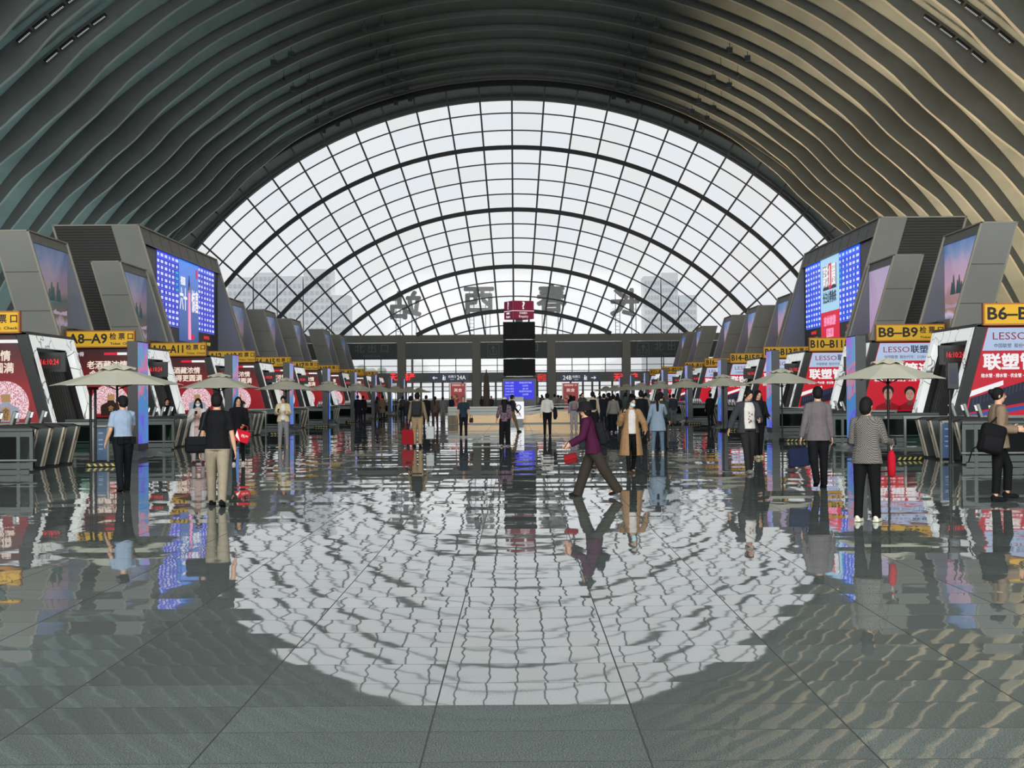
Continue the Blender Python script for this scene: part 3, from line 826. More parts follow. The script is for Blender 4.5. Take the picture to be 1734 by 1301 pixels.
def big_tower(s):
    L_ = 'A' if s < 0 else 'B'
    side = 'left' if s < 0 else 'right'
    y0 = 79.2 - (0.6 if s > 0 else 0); d = 20.6; zb, zt = 4.3, 11.35; th = 1.5; tl = 4.7
    t = thing('timetable_tower', 'large grey tower carrying the blue timetable screen on the %s side' % side, 'screen tower', (0, y0, 0), group='timetable towers')
    b = MB()
    def par(b_, z0, z1, u0, u1, ya, yb): b_.prism_y(P(s, 0, (UT(z0)+u0, z0), (UT(z0)+u1, z0), (UT(z1)+u1, z1), (UT(z1)+u0, z1)), ya, yb)
    par(b, zb, zt, 0, th, 0, .35); par(b, zb, zt, 0, tl, d-.3, d); par(b, zt-.95, zt, 0, tl, .35, d-.3)
    b.build('shell', m_panel, t)
    b = MB(); par(b, zb, zt-.02, th, tl, .1, .35)
    z = zb+.05
    while z < zt-.1:
        par(b, z, z+.07, th+.02, tl, .02, .1); z += .155
    b.build('louvre', m_louv, t)
    b = MB(); par(b, zb, zt-1, tl-.2, tl, .35, d-.3); b.build('back_wall', m_louv, t)
    e = MB()
    par(e, zb, zt+.05, -.08, .02, -.03, .1); par(e, zb, zt+.05, -.08, .02, d-.1, d+.02)
    e.prism_y(P(s, 0, (UT(zt)-.08, zt), (UT(zt)+tl+.1, zt), (UT(zt)+tl+.1, zt+.08), (UT(zt)-.08, zt+.08)), -.03, d)
    par(e, zb, zt+.05, tl, tl+.12, -.03, .15); par(e, zt-.99, zt-.93, -.06, .02, .3, d-.2)
    e.build('edge_trim', m_trimb, t)
    j = MB()
    par(j, 7.95, 7.98, 0, th, -.012, 0)
    for k in range(1, 9): par(j, zt-.93, zt, -.012, 0, d*k/9, d*k/9+.04)
    j.build('panel_joint', m_panelg, t)
    us = UT(zt-.95)+.12
    MB().box(s*us, s*(us+.1), .35, d-.3, 4.5, zt-.95).build('screen_housing', m_bezel, t)
    MB().prism_y(P(s, 0, (UT(zb)+.05, zb), (us+.08, zb), (us+.08, zt-1), (UT(zt-1)+.03, zt-1)), d-.36, d-.31).build('inner_jamb', m_jamb, t)
    MB().box(s*(UT(zb)+.1), s*(us+.1), .3, d-.1, 4.3, 4.6).build('sill', m_trimb, t)
    # the screen: grids left and right, an advert between
    Y0, Y1, YA, YB = 82.6-y0, 98.2-y0, 88.0-y0, 93.3-y0
    zt2, zb2 = 10.36, 6.05
    mb_, mh, ml = (m_blue, m_bluehd, m_blueline) if s < 0 else (m_bluer, m_bluehr, m_bluelr)
    random.seed(3 if s < 0 else 4)
    for ya, yb in ((Y0, YA), (YB, Y1)):
        g = MB().box(s*(us-.02), s*us, ya, yb, zb2, zt2).build('timetable_grid', mb_, t)
        MB().box(s*(us-.025), s*(us-.02), ya, yb, zt2-.42, zt2).build('grid_header', mh, g)
        ln = MB(); c1 = MB(); c2 = MB()
        for r in range(11):
            z = zt2-.42-(r+1)*(zt2-.42-zb2)/11
            ln.box(s*(us-.026), s*(us-.02), ya, yb, z-.015, z+.015)
        cols = [.06, .22, .40, .56, .72, .90]
        for r in range(12):
            z = zt2-.21 if r == 0 else zt2-.42-(r-.5)*(zt2-.42-zb2)/11
            for ci, c in enumerate(cols):
                cc = c if s < 0 else 1-c
                yy = ya+(yb-ya)*cc; ww = (yb-ya)*random.choice((.03, .045, .055)) * (1.2 if ci == 5 else 1)
                (c2 if (ci == (5 if s < 0 else 0) and 2 <= r <= 5 and ya < YA-.1) else c1).box(s*(us-.03), s*(us-.026), yy-ww, yy+ww, z-.085, z+.085)
        ln.build('row_line', ml, g); c1.build('timetable_marks', m_cell, g); c2.build('status_marks', m_cyan, g)
        text('16:09:25', .3, face_x(s*(us-.01), (ya+yb)/2, 5.72, s), m_red_led, parent=g, width=1.6)
        text('候车  欢迎', .24, face_x(s*(us-.01), (ya+yb)/2, 5.3, s), m_yled, parent=g, width=2.4)
    ym = (YA+YB)/2
    if s < 0:
        a = MB().box(s*(us-.03), s*us, YA, YB, 5.25, zt2).build('advert', m_adblue, t)
        FX = lambda y, z: face_x(s*(us-.04), y, z, s)
        text('六十', 1.5, FX(YA+1.1, 7.8), m_wtxt, parent=a, width=1.9, bold=.03)
        text('惊喜', 1.5, FX(YB-1.0, 7.8), m_wtxt, parent=a, width=1.9, bold=.03)
        text('祖国', .55, FX(YA+1.0, 9.0), m_wtxt, parent=a, width=1.2, bold=.02)
        # standing figure in a long pink dress, generic
        f = MB(); x0, x1 = s*(us-.05), s*(us-.03)
        f.prism_x([(ym-.28, 5.4), (ym+.45, 5.4), (ym+.35, 7.2), (ym+.28, 8.4), (ym-.2, 8.4), (ym-.25, 7.2)], x0, x1, 0)
        f.prism_x([(ym+.04+.2*math.cos(q), 8.62+.22*math.sin(q)) for q in [2*PI*k/14 for k in range(14)]], x0, x1, 1)
        f.prism_x([(ym-.2, 8.55), (ym+.28, 8.6), (ym+.04, 9.5)], x0, x1, 2)
        f.build('figure_print', [m_pinkink, m_skinp, m_hairp], a)
        MB().prism_x([(YB-.5+.22*math.cos(q), 9.75+.32*math.sin(q)) for q in [2*PI*k/16 for k in range(16)]], x0, x1).build('seal_print', m_adred, a)
        MB().box(x0, x1, ym+.6, ym+1.3, 5.45, 5.75).build('logo_print', m_adred, a)
    else:
        a = MB().box(s*(us-.03), s*us, YA, YB, 6.9, zt2).build('advert', m_adlight, t)
        a2 = MB().box(s*(us-.03), s*us, YA, YB, 5.0, 6.9).build('advert_footer', m_adred, t)
        FX = lambda y, z: face_x(s*(us-.05), y, z, s)
        MB().box(s*(us-.04), s*(us-.03), ym-1.9, ym+1.9, 8.3, 9.85).build('title_panel', m_btxt, a)
        text('高铁', 1.5, FX(ym+1.05, 9.08), m_wtxt, parent=a, width=1.5, bold=.03)
        text('圈', 1.5, FX(ym-1.2, 9.08), m_wtxt, parent=a, width=1.1, bold=.03)
        MB().box(s*(us-.05), s*(us-.03), ym-.55, ym+.25, 8.35, 9.95).build('red_stroke', m_adred, a)
        text('1', 1.7, face_x(s*(us-.07), ym-.15, 9.1, s), m_wtxt, parent=a, bold=.04)
        text('长白山等你来', .8, FX(ym, 7.75), m_btxt, parent=a, width=3.8, bold=.02)
        text('吉林旅游', .62, FX(ym, 6.25), m_pinkink, parent=a2, width=3.4, bold=.03)
        MB().box(s*(us-.045), s*(us-.03), ym-1.0, ym+1.0, 5.25, 5.8).build('button_print', m_pinkink, a2)
        text('扫一扫', .36, face_x(s*(us-.06), ym, 5.52, s), m_adred, parent=a2, width=1.5)
    return t

for s in (-1, 1):
    for n in NUM:
        gate_pod(s, n); gate_sign(s, n)
        if n != 12: tower(s, n)
    big_tower(s)

# ---------------------------------------------------------------- turnstile groups
def barrier_panel(x0, x1, y, label, parent_cat='barrier', poster=False, s=-1):
    t = thing('gate_barrier', label, parent_cat, ((x0+x1)/2, y, 0), group='grey glazed barriers beside the turnstiles')
    h = abs(x1-x0)/2
    f = MB()
    f.rbox(-h, h, -.09, .09, .94, 1.02, .02); f.box(-h, h, -.05, .05, .82, .94); f.box(-h, h, -.05, .05, .08, .22)
    for x in (-h, -h+.28, h-.28-.1, h-.08): f.box(x, x+.08, -.06, .06, .04, .94)
    f.box(-h+.1, h-.1, -.04, .04, .0, .06)
    f.build('frame', m_steeld, t)
    MB().box(-h+.36, h-.38, -.03, .03, .22, .82).build('dark_panel', m_glassd, t)
    g = MB(); g.box(-h+.08, -h+.28, -.015, .015, .22, .82); g.box(h-.28, h-.08, -.015, .015, .22, .82); g.build('glass', m_glassg, t)
    MB().tube([(-h-.05, -.14, .28), (h+.12, -.14, .28)], .025, 8).build('kick_rail', m_steel, t)
    MB().box(-.04, .04, -.06, -.05, .85, .91).build('tag_plate', m_beige, t)
    return t
ts_proto = None
def turnstile(s, x, y, label, group):
    global ts_proto
    if s not in TS:
        t = thing('turnstile', label, 'turnstile', (x, y, 0), group=group)
        # long cabinet running outwards, end face sloping; hall side overhangs at the top
        b = MB(); b.prism_y([(s*0, .04), (s*1.5, .04), (s*1.5, .98), (s*-.22, .98)], -.11, .11); b.build('cabinet', m_steeld, t)
        b = MB(); b.prism_y([(s*-.012, .04), (s*.03, .04), (s*-.2, .985), (s*-.245, .985)], -.12, -.05); b.prism_y([(s*-.012, .04), (s*.03, .04), (s*-.2, .985), (s*-.245, .985)], .05, .12)
        b.build('end_edge', m_beige, t)
        b = MB(); b.prism_y([(s*-.27, .98), (s*1.5, .98), (s*1.5, 1.03), (s*.9, 1.07), (s*-.05, 1.05)], -.13, .13); b.build('top_cap', m_blk, t)
        b = MB(); b.box(s*-.02, s*1.4, -.13, .13, 0, .05); b.build('plinth', m_blk, t)
        b = MB(); b.prism_y([(s*-.15, .62), (s*-.1, .62), (s*-.14, .8), (s*-.19, .8)], -.04, .04); b.build('ticket_slot', m_blk, t)
        r = MB(); M = Matrix.Translation((s*.75, 0, 1.05)) @ Matrix.Rotation(-s*.3, 4, 'Y')
        r.rbox(-.045, .045, -.1, .1, 0, .36, .02, 0, M); o = r.build('card_reader', m_steel, t)
        MB().box(s*-.055, s*-.045, -.07, .07, .2, .34, 0, M).build('reader_screen', m_white, o)
        TS[s] = t; return t
    return copy_thing(TS[s], (x, y, 0), label)
TS = {}
ordt = ['nearest', 'second nearest', 'third', 'fourth', 'fifth', 'sixth', 'seventh', 'eighth', 'ninth']
GRP_Y = [32.7 + 13.4*k for k in range(9)]
for s in (-1, 1):
    side = 'left' if s < 0 else 'right'
    for k, y in enumerate(GRP_Y):
        if k >= 7: y += 5
        xa = s*10.65 if s < 0 else s*10.75
        barrier_panel(xa, s*14.2, y, 'grey framed barrier with a dark panel, %s row, %s from the camera' % (side, ordt[k]))
        for q in range(4):
            turnstile(s, s*(11.05), y+.75+q*1.05, 'slanted grey turnstile, %s in the %s bank of the %s row' % (('front one', 'second', 'third', 'rear one')[q], ordt[k], side), 'ticket turnstiles on the %s side' % side)
        t = thing('glass_railing', 'low green glass railing closing the lane beyond the %s turnstile bank, %s side' % (ordt[k], side), 'railing', (s*12.9, y+6.6, 0), group='glass railings between the turnstile banks')
        f = MB(); f.box(-1.7, 1.7, -.05, .05, .96, 1.03); f.box(-1.7, 1.7, -.03, .03, .1, .15)
        for x in (-1.68, -.55, .55, 1.62): f.box(x, x+.06, -.04, .04, 0, 1.0)
        f.build('frame', m_steel, t); MB().box(-1.65, 1.65, -.012, .012, .2, .9).build('glass', m_glassg, t)
        # black cabinet behind, seen between the posts
        MB().rbox(-.5, .2, .4, .8, .05, .92, .03).build('control_box', m_dark, t)

# ---------------------------------------------------------------- advert columns
col_proto = {}
for s in (-1, 1):
    side = 'left' if s < 0 else 'right'
    for k in range(8):
        y = 42.2 + 14.0*k; x = -10.95 if s < 0 else 10.75
        lab = 'free-standing advert column with a colourful lit face, %s row, %s' % (side, ordt[k])
        if s in col_proto: copy_thing(col_proto[s], (x, y, 0), lab); continue
        t = thing('advert_column', lab, 'advert column', (x, y, 0), group='advert columns on the %s side' % side)
        MB().rbox(-.16, .16, 0, 1.15, .12, 3.4, .01).build('body', mat('column_grey', '#1f2224', rough=.4), t)
        MB().box(s*-.175, s*-.16, .02, 1.13, .32, 3.36).build('lit_face', m_col, t)
        b = MB(); b.prism_y([(-.55, 0), (.55, 0), (.2, .13), (-.2, .13)], -.25, 1.4); b.build('base', mat('column_base', '#4a4c4e', rough=.3, metal=.3), t)
        col_proto[s] = t

# ---------------------------------------------------------------- umbrellas
m_canvas = mat('umbrella_canvas', '#d6d2c0', rough=0.85, noise=0.06, nscale=2)
m_canvas.node_tree.nodes['Principled BSDF'].inputs['Subsurface Weight'].default_value = 0
def umbrella(x, y, R, label, s, rz=0.0):
    t = thing('patio_umbrella', label, 'umbrella', (x, y, 0), rz, group='beige umbrellas over the lanes')
    zr, za = 2.02, 2.5; n = 8
    b = MB(); vs = [(0, 0, za)]; fs = []
    m = 6
    for i in range(1, m+1):
        u = i/m
        for k in range(n*3):
            a = 2*PI*k/(n*3); kk = (k % 3)
            cr = .905 if kk else 1.0
            z = za-(za-zr)*(u**.95)*(1 if kk == 0 else .985) + (.0 if kk == 0 else .01*u)
            vs.append((R*u*cr*math.cos(a), R*u*cr*math.sin(a), z))
    N_ = n*3
    for k in range(N_): fs.append((0, 1+k, 1+(k+1) % N_))
    for i in range(m-1):
        for k in range(N_):
            fs.append((1+i*N_+k, 1+(i+1)*N_+k, 1+(i+1)*N_+(k+1) % N_, 1+i*N_+(k+1) % N_))
    b.add(vs, fs)
    o = b.build('canopy', m_canvas, t); so = o.modifiers.new('thick', 'SOLIDIFY'); so.thickness = .012
    # scalloped vent cap
    b = MB(); vs = [(0, 0, za+.06)]; fs = []
    for k in range(32):
        a = 2*PI*k/32; vs.append((.42*R/1.45*math.cos(a), .42*R/1.45*math.sin(a), za-.075+.025*math.cos(8*a)))
    for k in range(32): fs.append((0, 1+k, 1+(k+1) % 32))
    b.add(vs, fs); c = b.build('vent_cap', m_canvas, t); so = c.modifiers.new('thick', 'SOLIDIFY'); so.thickness = .01
    MB().tube([(0, 0, 0.05), (0, 0, za)], .03, 10).build('pole', m_blk, t)
    b = MB()
    for k in range(n):
        a = 2*PI*k/n; b.tube([(0, 0, za-.05), (R*.97*math.cos(a), R*.97*math.sin(a), zr-.02)], .01, 4)
        b.tube([(0, 0, zr-.12), (R*.5*math.cos(a), R*.5*math.sin(a), zr+.19)], .009, 4)
    b.build('ribs', m_blk, t)
    b = MB(); b.rbox(min(0, s*.74)-.03, max(0, s*.74)+.03, -.35, .35, 0, .11, .02)
    ba = b.build('weight_base', m_blk, t)
    q = MB()
    for k in range(5):
        x0 = s*(.05+.14*k); q.add([(x0, -.356, .02), (x0+s*.06, -.356, .02), (x0+s*.11, -.356, .09), (x0+s*.05, -.356, .09)], [(0, 1, 2, 3)] if s > 0 else [(3, 2, 1, 0)])
    q.build('hazard_stripe', mat('hazard_yellow', '#a79a4e', rough=.6), ba)
    return t
for s in (-1, 1):
    side = 'left' if s < 0 else 'right'
    for k in range(9):
        y = 35.3+14.2*k
        umbrella((-9.45 if k == 0 else -9.9) if s < 0 else 9.75, y, (1.62 if k == 0 else 1.4) if s < 0 else (1.44 if k == 0 else 1.36),
                 'beige market umbrella on a black pole, %s row, %s from the camera' % (side, ordt[k]), s, rz=.1 if k % 2 else .25)

# ---------------------------------------------------------------- poles with indicator boxes, info stands
def signal_pole(x, y, label, h, head):
    t = thing('indicator_pole', label, 'indicator pole', (x, y, 0))
    b = MB(); b.tube([(-.06, 0, 0), (-.06, 0, h)], .035, 8); b.tube([(.06, 0, 0), (.06, 0, h)], .035, 8) if not head else None
    b.box(-.16, .16, -.16, .16, 0, .03); b.build('pole', m_blk, t)
    if head:
        MB().rbox(-.13, .13, -.08, .08, h-.55, h+.08, .02).build('display_box', m_bezel, t)
        MB().box(-.08, .08, -.085, -.08, h-.42, h-.05).build('display_face', mat('display_off', '#20283a', rough=.2), t)
    else:
        MB().box(-.12, .12, -.06, .06, h-.04, h+.03).build('cap', m_blk, t)
    return t
p = ground(158, 789); signal_pole(p.x, p.y, 'black double pole beside the nearest left umbrella', 1.95, False)
p = ground(1614, 787); signal_pole(p.x, p.y, 'black pole with an indicator box before the nearest right turnstiles', 2.3, True)
def info_stand(px, py, w, h, label, col='#5b7592'):
    p = ground(px, py)
    t = thing('info_stand', label, 'stand', (p.x, p.y, 0))
    f = MB()
    for x in (-w/2, w/2): f.box(x-.025, x+.025, -.03, .03, 0, h)
    f.box(-w/2, w/2, -.03, .03, h-.03, h+.02); f.box(-w/2, w/2, -.18, .18, 0, .04)
    f.build('frame', m_steel, t)
    MB().box(-w/2+.03, w/2-.03, -.012, .012, .1, h-.05).build('panel', mat('info_blue'+col, col, rough=.3, color2='#3f5674', nscale=1.5), t)
    q = MB()
    for z in (.8, .62, .5, .38): q.box(-w*.15, w*.15, -.016, -.012, h*z, h*z+.03)
    q.build('print_marks', mat('info_marks', '#93a9bd', rough=.4), t)
    return t
info_stand(171, 786, .38, .98, 'blue printed stand with a steel frame beside the police officer')
info_stand(1603, 783, .26, .98, 'narrow blue panel at the corner of the right turnstile barrier', '#53658f')

# low red round-cornered gate posts and far right equipment
for px, py, lab in ((1598-65, 700, ''),):
    pass

# ---------------------------------------------------------------- information desk and totem
m_wood = mat('desk_wood', '#d8b483', rough=.3, noise=.12, nscale=2, stretch=(1, 1, 6), emit='#d8b483', strength=.22)  # faint glow put into the pale wood in place of lamplight on it
m_woodd = mat('desk_wood_dark', '#7c6547', rough=.5, noise=.35, nscale=3, stretch=(6, 6, .6))
m_desk = mat('desk_top', '#a9aaa4', rough=.35)
t = thing('information_desk', 'long information desk with a pale wood front and grey wavy top', 'desk', (0, 83.4, 0))
xl, xr = -3.0, 5.3
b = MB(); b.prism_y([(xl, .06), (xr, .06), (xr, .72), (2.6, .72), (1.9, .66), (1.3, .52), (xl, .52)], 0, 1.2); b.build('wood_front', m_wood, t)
def wave(z0, z1, y, m, nm):
    xs = [xl-.6, xl, 0, 1.0, 1.4, 1.8, 2.2, 2.6, 3.2, xr]
    hz = [0, 0, 0, 0, .05, .12, .17, .2, .2, .2]
    b = MB(); b.prism_y([(x, z0+h) for x, h in zip(xs, hz)] + [(x, z1+h*.5) for x, h in reversed(list(zip(xs, hz)))], y, 1.3); b.build(nm, m, t)
wave(.52, .72, -.06, m_desk, 'lower_band'); wave(.735, .93, -.12, m_desk, 'middle_band'); wave(.945, 1.02, -.2, mat('desk_top_light', '#c2c3bc', rough=.3), 'worktop')
MB().box(xl-.62, xl, -.02, 1.2, .02, .52).build('end_cabinet', m_woodd, t)
MB().box(xl-.62, xr, .02, 1.1, 0, .06).build('plinth', m_steeld, t)
# totem
t = thing('screen_totem', 'tall central totem of stacked black screens under an enquiry cube', 'totem', (.62, 85.4, 0))
MB().box(-.22, .22, -.1, .4, 0, 7.2).build('post', m_bezel, t)
zz = lambda py: 1.7+(669-py)*85/2400
for a, c in ((574, 545), (606, 576), (636.5, 608)):
    o = MB().rbox(-.96, .96, -.28, -.02, zz(a), zz(c), .02).build('black_screen', mat('screen_off', '#050607', rough=.6, spec=.15), t)
b = MB()
for py in (575, 607, 637.5): b.box(-.8, .8, -.2, -.05, zz(py)-.012, zz(py)+.012)
b.build('bracket', m_steel, t)
MB().rbox(-1.05, 1.05, -.35, .3, .4, zz(640), .04).build('screen_cabinet', m_bezel, t)
o = MB().box(-.93, .87, -.37, -.35, zz(676), zz(645)).build('blue_screen', glow('totem_blue', '#1418e0', .95), t)
for i, (z, l, r) in enumerate(((2.42, 'G8032 长春', '请旅客在候车厅等候'), (2.24, 'K7330 图们', '正在候车'), (2.06, 'D7702 延吉', '正点'), (1.9, 'C1022 白城', '请注意列车到发时刻'), (1.72, 'Z117 吉林', '正在检票'))):
    text(l, .11, face_cam(-.6, -.375, z), m_cell, parent=o, width=.5)
    text(r, .11, face_cam(.35, -.375, z), m_cell, parent=o, width=.75 if len(r) > 5 else .35)
M = Matrix.Translation((0, -.0, 0)) @ Matrix.Rotation(.39, 4, 'Z')
m_maroon = mat('cube_maroon', '#7c1f3a', rough=.4, emit='#7c1f3a', strength=.35)
MB().rbox(-.69, .69, -.69, .69, zz(540.5), zz(510), .02, 0, M).build('enquiry_cube', m_maroon, t)
MB().box(-.7, .7, -.7, .7, zz(527.5), zz(526.5), 0, M).build('cube_band', m_wtxt, t)
def on_cube(ang, z): return Matrix.Translation((0, 0, 0)) @ Matrix.Rotation(.39+ang, 4, 'Z') @ Matrix.Translation((0, -.71, z)) @ Matrix.Rotation(PI/2, 4, 'X')
for ang in (0, -PI/2):
    text('?', .62, on_cube(ang, zz(518.5)), m_wtxt, parent=t, bold=.02)
    text('问询服务', .13, on_cube(ang, zz(531)), m_wtxt, parent=t)
    text('Enquiry', .2, on_cube(ang, zz(536.5)), m_wtxt, parent=t)
# white board with heart
t = thing('notice_board', 'white lit board with a heart emblem before the information desk', 'notice board', (.42, 82.6, 0))
MB().rbox(-.45, .45, -.05, .05, .3, 1.32, .02).build('board', m_white, t)
MB().box(-.38, .38, -.02, .16, 0, .3).build('foot', m_steeld, t)
MB().box(-.42, .42, -.06, .04, 1.34, 1.58).build('header', m_desk, t)
hp = []
for k in range(40):
    a = 2*PI*k/40; hp.append((.32*(math.sin(a)**3)*.75+.02, .9+.024*(13*math.cos(a)-5*math.cos(2*a)-2*math.cos(3*a)-math.cos(4*a))*.75))
b = MB()
for k in range(40):
    b.tube([(hp[k][0], -.056, hp[k][1]), (hp[(k+1) % 40][0], -.056, hp[(k+1) % 40][1])], .024, 4, 0 if k < 20 else 1)
b.build('heart_emblem', [glow('emblem_blue', '#2b3b8c', .8), glow('emblem_gold', '#e8b93a', .9)], t)
text('长春西站', .15, face_cam(0, -.056, .47), glow('emblem_green', '#1c5f8c', .8), parent=t, width=.6)

# ---------------------------------------------------------------- far end: signs, banners, closed umbrella, outside letters
def led_word(px0, px1, py, body, label):
    a = at_depth(px0, py, YE-.6); c = at_depth(px1, py, YE-.6)
    t = thing('led_shop_sign', label, 'sign', ((a.x+c.x)/2, YE-.6, (a.z+c.z)/2))
    text(body, 1.0, face_cam(0, 0, 0), m_red_led, parent=t, width=c.x-a.x, bold=.03 if len(body) > 3 else 0)
led_word(661, 702, 639.5, '天池特产', 'red glowing shop letters left of the left blue sign')
led_word(1040, 1080, 639.5, '天池特产', 'red glowing shop letters near the right umbrellas')
led_word(910, 925, 640.5, '便利店', 'small red glowing letters right of the totem')
m_navy = mat('navy_sign', '#23405f', rough=.4, emit='#23405f', strength=.1)
for px0, px1, body, lab, flip in ((728, 794, '24A', 'navy gate direction sign with 24A and an arrow left', 0), (948, 1013, '24B', 'navy gate direction sign with 24B and an arrow right', 1)):
    a = at_depth(px0, 640, 179.55); c = at_depth(px1, 640, 179.55); w = (c.x-a.x)/2
    t = thing('direction_sign', lab, 'sign', ((a.x+c.x)/2, 179.58, (a.z+c.z)/2))
    MB().box(-w, w, -.08, .08, -.5, .5).build('board', m_navy, t)
    sg = 1 if flip == 0 else -1
    text(body, .78, face_cam(sg*1.5, -.09, 0), m_wtxt, parent=t, width=1.1)
    text('检票口', .36, face_cam(sg*.35, -.09, .12), m_wtxt, parent=t, width=.95)
    text('Check in', .14, face_cam(sg*.35, -.09, -.22), m_wtxt, parent=t)
    q = MB(); xa = -sg*1.8
    q.box(xa-.28, xa+.28, -.1, -.09, -.04, .04); tip = xa - sg*.36
    q.prism_y([(tip, 0), (tip+sg*.26, .22), (tip+sg*.26, .12), (tip+sg*.12, 0), (tip+sg*.26, -.12), (tip+sg*.26, -.22)], -.1, -.09)
    q.build('arrow', m_wtxt, t)
    q = MB(); xa = -sg*.75
    q.prism_y([(xa+.07*math.cos(k), .27+.07*math.sin(k)) for k in [2*PI*i/10 for i in range(10)]], -.1, -.09)
    q.prism_y([(xa-.08, .16), (xa+.08, .16), (xa+.1, -.3), (xa+.02, -.3), (xa, -.05), (xa-.06, -.3), (xa-.12, -.3)], -.1, -.09); q.box(xa+.16, xa+.24, -.1, -.09, -.3, .2)
    q.build('walker_symbol', m_wtxt, t)
for px0, px1, y, lab in ((763, 788, 125, 'red food banner stand behind the left end of the desk'), (953, 979, 125, 'red food banner stand above the crowd right of the totem')):
    a = at_depth(px0, 649, y); c = at_depth(px1, 649, y); w = (c.x-a.x)/2; zt = a.z
    t = thing('banner_stand', lab, 'banner', ((a.x+c.x)/2, y, 0))
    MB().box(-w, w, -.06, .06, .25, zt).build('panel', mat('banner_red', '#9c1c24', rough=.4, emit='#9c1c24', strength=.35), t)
    MB().box(-w-.08, -w, -.1, .1, 0, zt+.05).build('post', m_steel, t); MB().box(w, w+.08, -.1, .1, 0, zt+.05).build('post', m_steel, t)
    text('新鲜美味每一天', .2, face_cam(0, -.07, zt-.2), m_cream, parent=t, width=w*1.6)
    text('美食', .34, face_cam(0, -.07, zt-.65), m_cream, parent=t, width=w*1.1)
    b = MB(); random.seed(8)
    for k in range(16):
        b.ell((random.uniform(-w*.75, w*.75), -.062, random.uniform(.55, zt-1.05)), (.13, .012, .09), 8, k % 2)
    b.build('food_print', [glow('food_orange', '#c08a5c', .5), glow('food_red', '#6e2a20', .5)], t)
p = at_depth(824, 686, 93)
t = thing('closed_umbrella', 'closed brown umbrella standing behind the information desk', 'umbrella', (p.x, 93, 0))
MB().lathe([(.02, 3.32), (.05, 3.2), (.13, 2.9), (.2, 2.3), (.22, 1.5), (.26, .95), (.1, .9)], 14, sx=1.0, sy=1.0).build('folded_canopy', mat('brown_canvas', '#5b4e44', rough=.9, noise=.3, nscale=4, stretch=(6, 6, .4)), t, smooth=True)
MB().tube([(0, 0, 0), (0, 0, 3.38)], .03, 8).build('pole', m_blk, t); MB().rbox(-.4, .4, -.4, .4, 0, .12, .02).build('weight_base', m_blk, t)

# station name standing outside on the canopy, seen from behind
m_let = mat('outside_letter', '#4a4e50', rough=.7)
m_let2 = mat('outside_steel', '#77797a', rough=.6)
for ch, px0, px1, py0, py1, nm in (('站', 660, 712, 497, 545, 'leftmost'), ('西', 787, 835, 493, 530, 'left of the totem'), ('春', 910, 958, 488, 532, 'right of the totem'), ('长', 1035, 1082, 493, 540, 'rightmost')):
    Y = 194
    a = at_depth(px0, (py0+py1)/2, Y); c = at_depth(px1, (py0+py1)/2, Y); x = (a.x+c.x)/2; z = a.z
    t = thing('station_letter', 'big grey character standing outside the arch window, %s' % nm, 'sign letter', (x, Y, 0))
    o = text(ch, 4.0, face_cam(0, 0, z), m_let, 'character', parent=t, mirror=True, width=c.x-a.x, bold=.14, extrude=.25)
    f = MB()
    for dx in (-1.3, -.7, .9, 1.5): f.box(dx-.05, dx+.05, .3, .4, 8.6, z+(1.6 if abs(dx) > 1 else 0))
    for k in range(8): f.box(-1.3, -.7, .3, .36, 9.0+k*.5, 9.05+k*.5)
    f.box(-1.8, 1.9, .3, .36, z-.6, z-.55); f.build('scaffold', m_let2, t)
t = bpy.data.objects.new('ground_canopy_roof', None); COL.objects.link(t); tag(t, 'roof of the entrance canopy outside', kind='structure')
MB().box(-60, 60, 186, 200, 8.2, 8.6).build('roof_slab', m_conc2, t)
MB().box(-400, 400, 200, 900, -.5, -.2).build('ground_outside', mat('outside_ground', '#7b8078', rough=.9), None)
tag(bpy.data.objects['ground_outside'], 'pale ground outside beyond the station', kind='structure')
# apartment blocks far away; the haze is put into their pale colours
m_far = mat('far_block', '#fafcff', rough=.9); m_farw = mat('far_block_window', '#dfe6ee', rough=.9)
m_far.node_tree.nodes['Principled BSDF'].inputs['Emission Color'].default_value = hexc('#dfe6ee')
random.seed(21)
blocks = [(385, 427, 470), (430, 468, 462), (470, 512, 468), (514, 560, 456), (562, 590, 500), (1090, 1118, 468), (1120, 1148, 462), (1150, 1180, 500)]
whr = ['far left', 'second from the left', 'third from the left', 'fourth from the left', 'fifth from the left', 'right of the totem', 'second right of the totem', 'far right']
for (x0, x1, yt), nm in zip(blocks, whr):
    Y = 620; a = at_depth(x0, yt, Y); c = at_depth(x1, yt, Y)
    t = thing('apartment_block', 'pale hazy tower block beyond the window, %s' % nm, 'building', ((a.x+c.x)/2, Y, 0))
    w = (c.x-a.x)/2
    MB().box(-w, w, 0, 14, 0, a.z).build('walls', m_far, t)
    b = MB(); z = 24
    while z < a.z-3:
        for k in range(5): b.box(-w+w*.12+k*w*.38, -w+w*.12+k*w*.38+w*.2, -.3, 0, z, z+1.6)
        z += 3.2
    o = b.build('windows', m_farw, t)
# trees beyond the strip windows
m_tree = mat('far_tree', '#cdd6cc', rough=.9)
for k, (px, hh) in enumerate(((600, 7.6), (622, 8.6), (640, 9), (655, 7.4), (594, 7))):
    p = at_depth(px, 630, 330)
    t = thing('tree', 'pale green tree beyond the left strip window, %s from the left' % ('second', 'third', 'fourth', 'fifth', 'first')[k], 'tree', (p.x, 300+10*k, 0))
    MB().tube([(0, 0, 0), (0, 0, hh*.5)], .3, 6).build('trunk', mat('far_trunk', '#b5b0a8'), t)
    b = MB(); random.seed(k)
    for q in range(14): b.ell((random.uniform(-2.2, 2.2), random.uniform(-2, 2), hh*random.uniform(.45, .92)), (1.1, 1.1, .9), 8)
    b.build('crown', m_tree, t)
